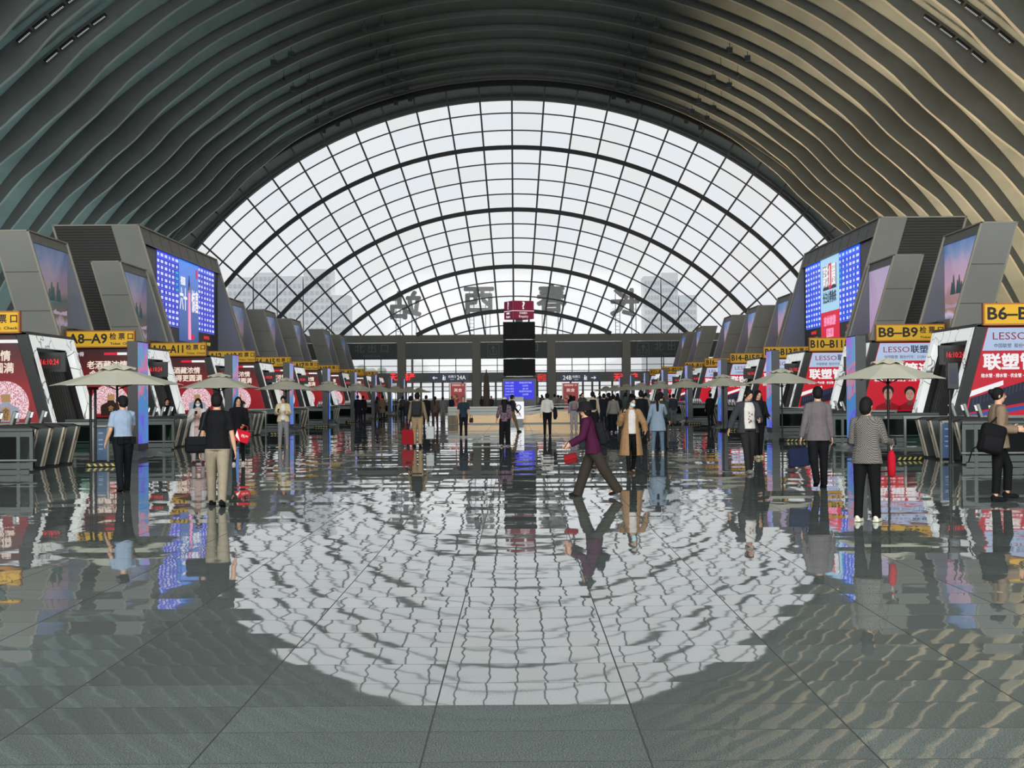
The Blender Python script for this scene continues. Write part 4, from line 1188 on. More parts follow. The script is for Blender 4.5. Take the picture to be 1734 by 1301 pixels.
# ================================================================ people
m_skin = mat('skin', '#c09377', rough=.55); m_eye = mat('eye_dark', '#17110f', rough=.3); m_lip = mat('lips', '#9c5a50', rough=.5)
m_hair = mat('black_hair', '#100d0f', rough=.75, noise=.4, nscale=40, bump=.6, spec=.25)
m_hairg = mat('grey_hair', '#5a554f', rough=.6)

def cloth(h, name=None, **k):
    return mat(name or ('cloth_' + h.strip('#')), h, rough=.85, bump=k.pop('bump', .35), nscale=k.pop('nscale', 16), noise=k.pop('noise', .12), spec=.2, **k)
def pattern(name, c1, c2, scale, kind='CHECK'):
    if name in MATS: return MATS[name]
    m = bpy.data.materials.new(name); m.use_nodes = True; nt = m.node_tree; b = nt.nodes['Principled BSDF']
    tc = nt.nodes.new('ShaderNodeTexCoord')
    if kind == 'CHECK':
        t = nt.nodes.new('ShaderNodeTexChecker'); t.inputs['Color1'].default_value = hexc(c1); t.inputs['Color2'].default_value = hexc(c2); t.inputs['Scale'].default_value = scale
        nt.links.new(tc.outputs['Object'], t.inputs['Vector']); nt.links.new(t.outputs['Color'], b.inputs['Base Color'])
    else:
        t = nt.nodes.new('ShaderNodeTexVoronoi'); t.inputs['Scale'].default_value = scale
        cr = nt.nodes.new('ShaderNodeValToRGB'); cr.color_ramp.elements[0].color = hexc(c2); cr.color_ramp.elements[0].position = .25; cr.color_ramp.elements[1].color = hexc(c1); cr.color_ramp.elements[1].position = .5
        nt.links.new(tc.outputs['Object'], t.inputs['Vector']); nt.links.new(t.outputs['Distance'], cr.inputs['Fac']); nt.links.new(cr.outputs['Color'], b.inputs['Base Color'])
    b.inputs['Roughness'].default_value = .9; MATS[name] = m
    return m

def remesh(mb, voxel, smooth=2, keep=None):
    me = bpy.data.meshes.new('tmp'); me.from_pydata(mb.v, [], mb.f)
    o = bpy.data.objects.new('tmp', me)
    r = o.modifiers.new('r', 'REMESH'); r.mode = 'VOXEL'; r.voxel_size = voxel
    s = o.modifiers.new('s', 'SMOOTH'); s.iterations = smooth; s.factor = .5
    out = bake(o)
    bpy.data.objects.remove(o); bpy.data.meshes.remove(me)
    if keep:
        bm = bmesh.new(); bm.from_mesh(out)
        bmesh.ops.delete(bm, geom=[f for f in bm.faces if not keep(f.calc_center_median())], context='FACES')
        bm.to_mesh(out); bm.free()
    out.polygons.foreach_set('use_smooth', [True]*len(out.polygons))
    return out

def loft(mb, rings, n=14):
    """rings: (centre, a, b, x-axis, y-axis)"""
    vs = []; fs = []
    for c, a, b_, X, Y in rings:
        for k in range(n):
            t = 2*PI*k/n; vs.append(Vector(c)+X*(a*math.cos(t))+Y*(b_*math.sin(t)))
    for i in range(len(rings)-1):
        for k in range(n): fs.append((i*n+k, i*n+(k+1) % n, (i+1)*n+(k+1) % n, (i+1)*n+k))
    fs.append(tuple(range(n-1, -1, -1))); m = (len(rings)-1)*n; fs.append(tuple(range(m, m+n)))
    mb.add(vs, fs)

D2R = math.radians
def person(label, x, y, rz, H=1.72, lean=0, legs=((0, 0, 2), (0, 0, 2)), arms=((4, 6, 12, 0), (4, 6, 12, 0)), head=(0, 0, 0),
           top=None, sleeve='long', hem=.9, flare=1.0, over=None, over_hem=.85, open_w=0, pants=None, pw=1.0, pant_hem=.09, skirt=None, skirt_hem=.5,
           shoes='#151515', hair='short', hair_m=None, mask=False, hat=None, girth=1.0, fine=.011, z=0.0, group=None, collar=None, belt=None, skin=None):
    """legs: (swing forward, knee bend, outward) right then left; arms: (forward, outward, elbow bend, forearm inward) right then left.
       local frame: faces -Y, the person's right is -X."""
    k = H/1.705
    root = thing('person', label, 'person', (x, y, z), D2R(rz), group)
    skm = skin or m_skin
    RX = Matrix.Translation((0, 0, .93)) @ Matrix.Rotation(D2R(lean), 4, 'X') @ Matrix.Translation((0, 0, -.93))
    HM = RX @ Matrix.Translation((0, 0, 1.462)) @ Matrix.Rotation(D2R(head[0]), 4, 'Z') @ Matrix.Rotation(D2R(head[1]), 4, 'X') @ Matrix.Rotation(D2R(head[2]), 4, 'Y') @ Matrix.Translation((0, 0, -1.48))
    X1, Y1 = Vector((1, 0, 0)), Vector((0, 1, 0))
    hips, knees, ankles, feet = [], [], [], []
    for i, sd in enumerate((-1, 1)):
        f, b, o = legs[i]
        hp = Vector((sd*.085, 0, .90))
        d1 = Vector((sd*math.sin(D2R(o)), -math.sin(D2R(f)), -math.cos(D2R(f)))).normalized()
        kn = hp + d1*.43
        d2 = Vector((sd*math.sin(D2R(o))*.5, -math.sin(D2R(f-b)), -math.cos(D2R(f-b)))).normalized()
        an = kn + d2*.40
        hips.append(hp); knees.append(kn); ankles.append(an); feet.append(f-b)
    drop = min(a.z - .075 - max(0, -math.sin(D2R(ft)))*.05 for a, ft in zip(ankles, feet))
    DZ = Matrix.Translation((0, 0, -drop))
    hips = [DZ @ p for p in hips]; knees = [DZ @ p for p in knees]; ankles = [DZ @ p for p in ankles]
    RX = DZ @ RX; HM = DZ @ HM
    sh, el, wr, hdir = [], [], [], []
    R3 = RX.to_3x3()
    for i, sd in enumerate((-1, 1)):
        f, o, b, inn = arms[i]
        s0 = RX @ Vector((sd*.168*girth**.5, .0, 1.385))
        d1 = R3 @ Vector((sd*math.sin(D2R(o)), -math.sin(D2R(f))*math.cos(D2R(o)), -math.cos(D2R(f))*math.cos(D2R(o))))
        e = s0 + d1.normalized()*.29
        d2 = R3 @ Vector((sd*math.sin(D2R(o-inn)), -math.sin(D2R(f+b))*math.cos(D2R(inn)), -math.cos(D2R(f+b))*math.cos(D2R(inn))))
        d2.normalize(); w_ = e + d2*.245
        sh.append(s0); el.append(e); wr.append(w_); hdir.append(d2)
    def torso(mb, g, z0=.86, z1=1.46, fl=1.0):
        prof = [(.40, .23, .17), (.55, .21, .16), (.7, .195, .145), (.80, .185, .13), (.88, .172, .118), (.95, .165, .112), (1.05, .145, .1), (1.15, .146, .1), (1.27, .16, .112), (1.35, .166, .1), (1.405, .135, .084), (1.44, .095, .07), (1.47, .062, .058)]
        rs = []
        zz = [p for p in prof if z0 < p[0] < z1]
        def at(z):
            for i in range(len(prof)-1):
                if prof[i][0] <= z <= prof[i+1][0]:
                    u = (z-prof[i][0])/(prof[i+1][0]-prof[i][0]); return (z, prof[i][1]*(1-u)+prof[i+1][1]*u, prof[i][2]*(1-u)+prof[i+1][2]*u)
            return (z,)+prof[-1][1:]
        zz = [at(z0)] + zz + [at(z1)]
        for z_, a, b_ in zz:
            kk = fl if z_ < 1.0 else 1+(fl-1)*max(0, (1.2-z_)/.2)
            below = z_ < .93
            c = DZ @ Vector((0, 0, z_)) if below else RX @ Vector((0, 0, z_))
            rs.append((c, (a+g)*kk*girth, (b_+g)*kk*girth**1.3, X1, Y1 if below else R3 @ Y1))
        loft(mb, rs)
    # ---- body, one continuous surface
    mb = MB(); torso(mb, -.006)
    mb.tube([RX @ Vector((0, .005, 1.42)), HM @ Vector((0, -.0, 1.54))], [.06, .055], 10)
    mb.ell((0, .008, 1.618), (.075, .094, .103), 16, 0, HM); mb.ell((0, -.028, 1.565), (.056, .062, .07), 14, 0, HM)
    mb.ell((0, -.098, 1.6), (.013, .017, .024), 8, 0, HM); mb.ell((0, -.075, 1.62), (.055, .02, .012), 8, 0, HM)
    for sd in (-1, 1): mb.ell((sd*.077, .01, 1.605), (.012, .02, .032), 8, 0, HM)
    for i, sd in enumerate((-1, 1)):
        mb.tube([sh[i] + Vector((-sd*.03, 0, 0)), (sh[i]+el[i])/2, el[i], (el[i]*.6+wr[i]*.4), wr[i]], [.045, .044, .037, .038, .026], 10)
        mb.tube([hips[i] + Vector((0, 0, .04)), (hips[i]+knees[i])/2, knees[i], knees[i]*.65+ankles[i]*.35, ankles[i]], [.088, .074, .053, .052, .034], 12)
        mb.ell(tuple(ankles[i] + Vector((0, -.05, -.045))), (.036, .1, .03), 10)
        # hand: palm, four unequal fingers, thumb from the side
        d = hdir[i]; side = Vector((0, 1, 0)) if abs(d.y) < .8 else Vector((0, 0, 1))
        side = (side - d*side.dot(d)).normalized(); nrm = d.cross(side).normalized()
        if side.y > 0 and abs(d.y) < .8: side = -side
        inw = Vector((-sd, 0, 0)); inw = nrm if nrm.dot(inw) > 0 else -nrm
        pc = wr[i] + d*.045
        pal = Matrix((( side.x, inw.x, d.x, pc.x), (side.y, inw.y, d.y, pc.y), (side.z, inw.z, d.z, pc.z), (0, 0, 0, 1)))
        mb.ell((0, 0, 0), (.04, .018, .055), 12, 0, pal)
        for q, ln in enumerate((.064, .074, .068, .052)):
            o0 = wr[i] + d*.085 + side*(.029-.0195*q)
            m1 = o0 + d*ln*.55 + inw*.008; m2 = m1 + d*ln*.35 + inw*.028
            mb.tube([o0 - d*.01, m1, m2], [.0095, .009, .0075], 6)
        t0 = wr[i] + d*.03 + side*.032; mb.tube([t0, t0 + d*.03 + side*.025, t0 + d*.06 + side*.028 + inw*.018], [.012, .0105, .008], 6)
    me = remesh(mb, min(fine, .0085) if fine < .015 else fine*.8, 1 if fine < .015 else 0)
    me.materials.append(skm); me.materials.append(m_eye); me.materials.append(m_lip)
    IH = HM.inverted()
    if fine < .02:
        for p in me.polygons:
            c = IH @ p.center
            if c.y < -.045 and 1.5 < c.z < 1.66:
                if abs(abs(c.x)-.03) < .0125 and abs(c.z-1.613) < .0055: p.material_index = 1
                elif abs(abs(c.x)-.031) < .018 and abs(c.z-1.634) < .004: p.material_index = 1
                elif abs(c.x) < .021 and abs(c.z-1.556) < .007: p.material_index = 2
    Kk = Matrix.Scale(k, 4)
    def put(name, me_, mats=None, parent=root):
        me_.transform(Kk)
        if mats:
            for m in (mats if isinstance(mats, (list, tuple)) else [mats]): me_.materials.append(m)
        return link(bpy.data.objects.new(name, me_), parent)
    put('body', me)
    v = fine
    # ---- trousers
    if pants:
        mb = MB(); torso(mb, .006, .86, 1.0)
        for i in range(2):
            mb.tube([hips[i]+Vector((0, 0, .05)), hips[i]+Vector((0, 0, -.05)), (hips[i]+knees[i])/2, knees[i], (knees[i]+ankles[i])/2, ankles[i]+(knees[i]-ankles[i]).normalized()*(pant_hem-.115)],
                    [.103, .107*(.85+.15*pw), .09*(.7+.3*pw), .068*pw, .06*pw, .056*pw**1.2], 14)
        put('trousers', remesh(mb, v, 2), pants)
    if skirt:
        mb = MB(); torso(mb, .012, skirt_hem, 1.02, 1.0); put('skirt', remesh(mb, v, 2), skirt)
    # ---- top
    def top_mesh(g, hem_, slv, fl, keep=None):
        mb = MB(); torso(mb, g, hem_, 1.462, fl)
        for i, sd in enumerate((-1, 1)):
            pts = [sh[i]+Vector((-sd*.06, 0, .012)), sh[i], (sh[i]*.75+el[i]*.25), (sh[i]+el[i])/2]; rs = [.045+g, .048+g, .052+g, .05+g]
            if slv == 'long': pts += [el[i], (el[i]+wr[i])/2, wr[i]-hdir[i]*.0]; rs += [.046+g, .043+g, .034+g]
            elif slv == 'three': pts += [el[i], el[i]*.5+wr[i]*.5]; rs += [.048+g, .045+g]
            else: pts += [sh[i]*.2+el[i]*.8]; rs += [.058+g]
            mb.tube(pts, rs, 12)
        return remesh(mb, v, 2, keep)
    if top: put('top', top_mesh(.012, hem, sleeve, flare), top)
    if over:
        IR = RX.inverted()
        kp = None
        if open_w:
            def kp(c):
                q = IR @ c
                return not (q.y < -.03 and abs(q.x) < open_w*(1 if q.z < 1.3 else .7+.3*(1.45-q.z)/.15) and q.z < 1.44)
        put('jacket', top_mesh(.028, over_hem, 'long', 1.08, kp), over)
    if collar:
        mb = MB(); mb.tube([RX @ Vector((0, .0, 1.42)), HM @ Vector((0, .0, 1.475))], [.08, .066], 14); put('collar', remesh(mb, v, 1), collar)
    if belt:
        mb = MB(); torso(mb, .022, .93, .985); put('belt', remesh(mb, v, 1), belt)
    # ---- shoes
    sm = cloth(shoes) if isinstance(shoes, str) else shoes
    for i in range(2):
        a = D2R(min(0, feet[i]+0)*.7)
        M = Matrix.Translation(ankles[i]) @ Matrix.Rotation(-a*.9, 4, 'X')
        mb = MB(); mb.ell((0, -.055, -.04), (.046, .125, .038), 14, 0, M); mb.ell((0, .02, -.02), (.042, .055, .05), 12, 0, M); mb.box(-.04, .04, -.15, .055, -.075, -.05, 0, M)
        put('shoe', remesh(mb, v*.8, 1), sm)
    # ---- hair
    hm = hair_m or m_hair
    if hair:
        mb = MB()
        mb.ell((0, .022, 1.632), (.09, .1, .108), 16, 0, HM)
        if hair == 'short': mb.ell((0, .035, 1.595), (.084, .085, .085), 12, 0, HM)
        if hair == 'bob': mb.ell((0, .04, 1.58), (.086, .08, .105), 14, 0, HM)
        if hair == 'bun': mb.ell((0, .12, 1.66), (.045, .045, .045), 10, 0, HM)
        if hair == 'top_bun': mb.ell((0, .03, 1.77), (.05, .05, .05), 10, 0, HM)
        if hair in ('long', 'ponytail'):
            wd = .085 if hair == 'long' else .04
            pts = [(0, .05, 1.66), (0, .085, 1.55), (0, .1, 1.42), (0, .115, 1.28), (0, .12, 1.17 if hair == 'long' else 1.22)]
            rs = []
            for i_, p in enumerate(pts):
                c = (HM if i_ < 2 else RX) @ Vector(p); rs.append((c, wd*(1 if i_ < 3 else (.92, .6)[i_-3]), .04*(1 if i_ < 4 else .6), X1, Y1))
            loft(mb, rs)
            if hair == 'long':
                for sd in (-1, 1):
                    mb.tube([HM @ Vector((sd*.07, .02, 1.63)), HM @ Vector((sd*.088, .0, 1.55)), RX @ Vector((sd*.1, -.03, 1.42)), RX @ Vector((sd*.1, -.06, 1.27))], [.03, .032, .035, .02], 8)
        put('hair', remesh(mb, v*.9, 1), hm)
    if mask:
        mb = MB(); mb.ell((0, -.055, 1.565), (.06, .057, .048), 16, 0, HM); put('face_mask', remesh(mb, min(v, .009), 1), mat('mask_blue', '#a9d3df', rough=.8))
        mb = MB()
        for sd in (-1, 1): mb.tube([HM @ Vector((sd*.055, -.06, 1.585)), HM @ Vector((sd*.083, .0, 1.605))], .003, 4)
        put('mask_strap', mb.mesh('strap', mat('mask_white', '#e8eeee')), None)
    if hat == 'bucket':
        mb = MB(); mb.lathe([(.15, 1.60), (.155, 1.595), (.105, 1.675), (.095, 1.74), (.06, 1.76), (.001, 1.765)], 20, 0, HM @ Matrix.Translation((0, .012, 0)), sx=.95, sy=1.1); put('hat', mb.mesh('hat', cloth('#17151a')))
    if hat in ('cap', 'white_cap'):
        mb = MB(); mb.ell((0, .015, 1.655), (.092, .105, .085), 16, 0, HM); mb.box(-.06, .06, -.17, -.06, 1.655, 1.667, 0, HM)
        put('cap', remesh(mb, v*.9, 1), cloth('#12141b' if hat == 'cap' else '#b9b4ac'))
    W = root.matrix_basis.copy() if False else Matrix.Translation((x, y, z)) @ Matrix.Rotation(D2R(rz), 4, 'Z') @ Kk
    hand = [W @ (wr[i]+hdir[i]*.08) for i in range(2)]
    return dict(root=root, hand=hand, W=W, RX=RX, HM=HM, el=[W @ e for e in el], sh=[W @ e for e in sh], wr=[W @ e for e in wr])

def gp(px, py): p = ground(px, py); return p.x, p.y
walkA = ((22, 6, 2), (-16, 14, 2)); walkB = ((-16, 14, 2), (22, 6, 2)); stand = ((2, 0, 3), (-3, 2, 3))

# ---- bags and held things (each a thing of its own)
def backpack(P_, label, col, h=.44, w=.3, d=.17, off=(0, .19, 1.2), rot=0):
    t = thing('backpack', label, 'backpack'); t.matrix_world = P_['W'] @ P_['RX'] @ Matrix.Translation(off) @ Matrix.Rotation(D2R(rot), 4, 'Z')
    m = cloth(col)
    MB().rbox(-w/2, w/2, -d/2, d/2, -h/2, h/2, .05, seg=3).build('pack', m, t, smooth=True)
    MB().rbox(-w*.38, w*.38, d/2-.02, d/2+.05, -h*.42, h*.05, .03, seg=3).build('front_pocket', m, t, smooth=True)
    for sd in (-1, 1):
        MB().tube([(sd*w*.3, -d/2, h*.42), (sd*w*.34, -.24, h*.5), (sd*w*.4, -.34, h*.2), (sd*w*.42, -.28, -h*.2), (sd*w*.36, -d/2, -h*.4)], .016, 6).build('shoulder_strap', m, t)
    return t
def tote(loc, rz, label, col, w=.34, h=.3, d=.1, handle=.18, name='handbag', cat='bag', tilt=0, tri=False):
    t = thing(name, label, cat); t.matrix_world = Matrix.Translation(loc) @ Matrix.Rotation(D2R(rz), 4, 'Z') @ Matrix.Rotation(D2R(tilt), 4, 'Y')
    m = cloth(col) if isinstance(col, str) else col
    b = MB(); b.rbox(-w/2, w/2, -d/2, d/2, -h-handle, -handle, min(.025, d*.3)); b.build('bag_body', m, t)
    for sd in (-1, 1):
        MB().tube([(-w*.25, sd*d*.3, -handle-.01), (-w*.2, sd*d*.2, -.03), (0, 0, .01), (w*.2, sd*d*.2, -.03), (w*.25, sd*d*.3, -handle-.01)], .009, 6).build('handle', m, t)
    return t
def phone(P_, i, label):
    t = thing('phone', label, 'phone'); h = P_['hand'][i]; t.location = h + Vector((0, 0, .03))
    t.rotation_euler = (D2R(-35), 0, P_['root'].rotation_euler.z)
    MB().rbox(-.036, .036, -.005, .005, -.07, .08, .004).build('case', mat('phone_black', '#16171b', rough=.2), t)
    MB().box(-.032, .032, .005, .0065, -.062, .072).build('screen', mat('phone_glass', '#2a3038', rough=.1), t)
    return t

# ---- the near people
x, y = gp(209, 832)
P1 = person('police officer in a light blue short-sleeved shirt beside the nearest left umbrella', x, y, -148, 1.75, 2, ((14, 4, 3), (-14, 8, 3)), ((38, 10, 20, 8), (4, 10, 30, 0)), (12, 2, 0),
            top=cloth('#8c9db2'), sleeve='short', hem=.96, pants=cloth('#0d0e14'), shoes='#0b0b0c', hat='cap', belt=cloth('#0c0c0e'), collar=cloth('#8c9db2'))
MB().box(-.2, .2, -.16, -.1, .9, .99).box(-.19, -.1, .1, .17, .86, .99).box(.05, .14, .1, .17, .86, .99).build('duty_pouch', cloth('#0c0c0e'), P1['root'])
x, y = gp(368, 857)
P2 = person('man in a black polo and khaki trousers walking away with a shoulder bag', x, y, 182, 1.78, 1, ((-16, 7, 3), (17, 5, 3)), ((2, 9, 8, 0), (-4, 8, 12, 0)), (0, 6, 0),
            top=cloth('#0e0e10'), sleeve='short', hem=.88, pants=cloth('#8f8470'), pw=1.12, shoes='#0d0d0f', girth=1.1, collar=cloth('#0e0e10'))
c = P2['W'] @ Vector((.30, .05, .93))
t = thing('shoulder_bag', 'black shoulder bag at the hip of the man in the black polo', 'bag'); t.location = c; t.rotation_euler = (0, 0, D2R(20))
MB().rbox(-.17, .17, -.07, .07, -.14, .12, .05, seg=3).build('bag_body', cloth('#0b0c10'), t, smooth=True)
MB().rbox(-.15, .15, -.09, -.05, -.02, .12, .02).build('flap', cloth('#101116'), t)
sp = MB(); iv = t.matrix_basis.inverted() if False else (Matrix.Translation(c) @ Matrix.Rotation(D2R(20), 4, 'Z')).inverted()
sp.tube([iv @ (P2['W'] @ Vector(q)) for q in ((.26, .1, 1.02), (.19, .155, 1.2), (.15, .14, 1.38), (.1, .05, 1.475), (.14, -.1, 1.35), (.22, -.1, 1.05))], .014, 6); sp.build('strap', cloth('#24262a'), t)
x, y = gp(336, 785)
P3 = person('woman in a blue face mask, pale jacket and long pinkish dress facing the camera', x, y, 8, 1.66, 0, stand, ((35, 8, 85, 40), (35, 8, 85, 40)), (0, 8, 0),
            top=cloth('#b59a92'), over=cloth('#b9b6b3'), over_hem=.62, open_w=.09, skirt=cloth('#a8938d'), skirt_hem=.42, pants=cloth('#8f8380'), shoes='#4a2c30', hair='long', mask=True)
phone(P3, 0, 'phone held by the masked woman in the pale jacket')
x, y = gp(404, 787)
P4 = person('long-haired woman in black clothes and white shoes carrying a red paper bag', x, y, 8, 1.70, 0, ((8, 4, 2), (-8, 8, 2)), ((8, 8, 35, 20), (12, 10, 50, 25)), (10, 2, 0),
            top=cloth('#0c0c0f'), hem=.78, pants=cloth('#0b0b0e'), pw=.85, shoes='#c9c5bd', hair='long')
h = P4['hand'][1]
tb = tote(h + Vector((.08, -.03, .02)), 10, 'red paper bag carried by the long-haired woman in black', '#c4172a', .36, .3, .12, .12, 'paper_bag', 'bag', 18)
MB().prism_y([(-.17, -.16), (-.02, -.41), (-.17, -.3)], -.064, -.06).build('white_print', mat('bag_white', '#e8ddd8'), tb)
text('特产', .09, face_cam(.05, -.065, -.26), mat('bag_white', '#e8ddd8'), parent=tb)
x, y = gp(480, 757)
P5 = person('man in an open cream jacket and grey trousers looking down at his phone', x, y, 6, 1.72, 0, ((4, 2, 3), (-6, 6, 3)), ((22, 10, 80, 25), (20, 10, 80, 35)), (0, 22, 0),
            top=cloth('#d8d5cd'), over=cloth('#c9bb95'), over_hem=.84, open_w=.07, pants=cloth('#7f7f81'), pw=1.15, shoes='#b5a184', fine=.013)
phone(P5, 0, 'phone held by the man in the cream jacket')
x, y = gp(707, 757)
P7 = person('man in a tan jacket with a dark backpack walking away carrying a red bag', x, y, 178, 1.80, 1, ((-10, 8, 2), (12, 5, 2)), ((6, 12, 10, 0), (6, 12, 12, 0)), (0, 4, 0),
            top=cloth('#85755c'), pants=cloth('#9c8362'), pw=1.1, shoes='#151517', fine=.013)
backpack(P7, 'dark grey backpack on the man in the tan jacket', '#2a2c2c', .48, .32)
h = P7['hand'][1]; tote(h + Vector((-.02, 0, .0)), 0, 'red travel bag carried by the man with the dark backpack', '#8e1620', .4, .5, .24, .26, 'travel_bag')
h = P7['hand'][0]; tote(h + Vector((.1, 0, 0)), 0, 'white plastic bag carried by the man with the dark backpack', '#b9bcbc', .26, .42, .16, .16, 'plastic_bag')
x, y = gp(785, 741)
P9 = person('grey-haired man in a dark blue short-sleeved shirt in front of the desk', x, y, 4, 1.66, 0, ((3, 0, 2), (-3, 2, 2)), ((4, 10, 12, 0), (6, 10, 18, 0)), (0, 4, 0),
            top=cloth('#27313d'), sleeve='short', hem=.82, pants=cloth('#111318'), shoes='#b7a79a', hair_m=m_hairg, fine=.014)
h = P9['hand'][1]; tote(h + Vector((.04, 0, .1)), 0, 'small brown handbag held by the man in dark blue', '#3a2420', .16, .2, .08, .1)
x, y = gp(855, 756)
P10 = person('long-haired woman in a floral top and wide black trousers seen from behind', x, y, 176, 1.62, 1, ((6, 3, 2), (-6, 6, 2)), ((2, 10, 10, 0), (10, 14, 25, 0)), (0, 0, 0),
             top=pattern('floral', '#6b5560', '#1c1620', 18, 'V'), sleeve='three', hem=.86, pants=cloth('#0d0f14'), pw=1.45, shoes='#9c7f76', hair='long', hat='white_cap', fine=.013)
x, y = gp(867, 732)
P11 = person('man in a dark jacket and khaki trousers striding behind the floral top', x, y, 118, 1.74, 2, ((20, 4, 2), (-18, 14, 2)), ((10, 8, 30, 0), (6, 8, 30, 0)), (0, 6, 0),
             top=cloth('#23232e'), pants=cloth('#6b5a3c'), shoes='#101012', fine=.014)
backpack(P11, 'black backpack on the man striding behind the floral top', '#111216', .42, .28)
x, y = gp(927, 738)
P12 = person('man in a white shirt and black trousers walking away with a jacket on his arm', x, y, 180, 1.75, 0, ((7, 3, 2), (-7, 6, 2)), ((8, 12, 60, 10), (-4, 10, 10, 0)), (0, 2, 0),
             top=cloth('#cdc9c4'), hem=.93, pants=cloth('#0c0c10'), pw=1.0, shoes='#0d0d10', fine=.013)
c = P12['W'] @ Vector((-.31, -.02, 1.02))
t = thing('folded_jacket', 'dark jacket hanging over the arm of the man in the white shirt', 'jacket'); t.location = c
mb = MB(); loft(mb, [(Vector((0, 0, .14)), .05, .12, Vector((1, 0, 0)), Vector((0, 1, 0))), (Vector((.01, 0, 0)), .08, .15, Vector((1, 0, 0)), Vector((0, 1, 0))), (Vector((.02, 0, -.25)), .09, .13, Vector((1, 0, 0)), Vector((0, 1, 0))), (Vector((0, 0, -.38)), .05, .09, Vector((1, 0, 0)), Vector((0, 1, 0)))])
me = remesh(mb, .014, 2); me.materials.append(cloth('#14151f')); link(bpy.data.objects.new('cloth', me), t)
x, y = gp(972, 731)
P13 = person('woman in pale lilac clothes with a dusty pink backpack seen from behind', x, y, 180, 1.62, 0, ((4, 2, 2), (-4, 3, 2)), ((8, 8, 20, 0), (8, 8, 20, 0)), (0, 4, 0),
             top=cloth('#8d8a97'), pants=cloth('#9a9096'), pw=1.2, shoes='#a39a98', hair='bob', fine=.015)
backpack(P13, 'dusty pink backpack on the woman in lilac', '#87706f', .36, .26)
x, y = gp(1004, 737)
P14 = person('tall man in a cream jacket and black backpack near the hat woman', x, y, 180, 1.80, 0, ((6, 2, 2), (-6, 4, 2)), ((6, 10, 14, 0), (6, 10, 14, 0)), (0, 4, 0),
             top=cloth('#b8ab92'), pants=cloth('#1a1c22'), shoes='#18181a', fine=.015, collar=cloth('#d8d8d4'))
backpack(P14, 'black backpack on the tall man in the cream jacket', '#141518', .4, .26)
x, y = gp(1039, 733)
P15 = person('person in a light grey jacket and black trousers walking away beside the crowd', x, y, 182, 1.67, 0, ((8, 3, 2), (-8, 6, 2)), ((6, 12, 12, 0), (6, 12, 12, 0)), (0, 4, 0),
             top=cloth('#77736e'), hem=.84, flare=1.12, pants=cloth('#0d0e12'), pw=1.2, shoes='#a9aaa8', fine=.014)
x, y = gp(1023, 729)
P16 = person('person in dark navy clothes between the cream and the light grey jackets', x, y, 180, 1.72, 0, ((6, 3, 2), (-6, 6, 2)), top=cloth('#141820'), pants=cloth('#151a28'), shoes='#1b1b1e', fine=.015)
x, y = gp(1005, 841)
P17 = person('woman in a black bucket hat and maroon cardigan striding left', x, y, -93, 1.60, 14, ((20, 2, 2), (-27, 6, 2)), ((28, 6, 45, 0), (30, 6, 45, 0)), (0, -8, 0),
             top=cloth('#121117'), over=cloth('#3f0f2e'), over_hem=.80, open_w=.1, pants=pattern('brown_cord', '#2b2217', '#211a12', 60), pw=1.5, pant_hem=.05, shoes='#111012', hair='bob', hat='bucket')
h = P17['hand'][0]
backpack(P17, 'black backpack with hanging straps on the woman in the bucket hat', '#15131a', .42, .28, .15, (0, .2, 1.12))
c = Vector((h.x+.05, h.y, .62*1.0))
hb = thing('crossbody_bag', 'small dark red crossbody bag swinging before the woman in the bucket hat', 'bag'); hb.location = c; hb.rotation_euler = (0, D2R(-14), 0)
MB().rbox(-.11, .11, -.04, .04, -.08, .08, .02, seg=3).build('bag_body', cloth('#7a1418'), hb, smooth=True)
MB().rbox(-.11, .11, -.05, -.035, -.01, .08, .01).build('flap', cloth('#8c181c'), hb)
iv = (Matrix.Translation(c) @ Matrix.Rotation(D2R(-14), 4, 'Y')).inverted()
MB().tube([iv @ q for q in (c + Vector((-.08, 0, .08)), h, c + Vector((.09, 0, .08)))], .005, 5).build('strap', cloth('#6e5a55'), hb)
ph = phone(P17, 1, 'phone in the hand of the woman in the bucket hat')
x, y = gp(1069, 802)
P18 = person('woman in a tan trench coat and blue face mask walking towards the camera', x, y, 8, 1.64, 0, ((16, 4, 1), (-12, 12, 1)), ((18, 22, 128, 30), (4, 26, 50, 30)), (14, 4, 14),
             top=cloth('#c3bbb6'), over=cloth('#8f6f4e'), over_hem=.42, open_w=.085, pants=cloth('#0d0e12'), pw=.85, shoes='#4a3a30', hair='long', mask=True)
phone(P18, 0, 'phone held to the ear by the woman in the trench coat')
x, y = gp(1114, 769)
P19 = person('woman in a belted light blue shirt and jeans seen from behind', x, y, 176, 1.67, 0, ((3, 1, 5), (-3, 2, 5)), ((40, 14, 50, 10), (10, 12, 20, 0)), (-10, 6, 0),
             top=cloth('#7c8b9b'), hem=.66, flare=1.18, pants=cloth('#586b7a'), pw=1.0, shoes='#b3aca0', hair='ponytail', belt=cloth('#3d4656'), fine=.012)
x, y = gp(1120, 762)
P20 = person('man in a dark green jacket standing just behind the woman in light blue', x, y, 150, 1.74, 0, stand, top=cloth('#27332c'), pants=cloth('#121722'), shoes='#16161a', fine=.014)
x, y = gp(1086, 752)
P20b = person('man in a black jacket behind the woman in the trench coat', x, y, 180, 1.80, 0, stand, top=cloth('#101114'), pants=cloth('#121318'), shoes='#101012', fine=.014)
x, y = gp(1267, 802)
P21 = person('man in a white printed t-shirt and open dark grey jacket looking down', x, y, 12, 1.78, -2, ((12, 2, -2), (-6, 8, 1)), ((-6, 26, 14, 0), (10, 12, 70, 30)), (14, 26, 0),
             top=cloth('#c9c5bf'), over=cloth('#35363a'), over_hem=.82, open_w=.115, pants=cloth('#242424'), pw=.98, shoes='#85817a', girth=1.05)
iv = P21['root']
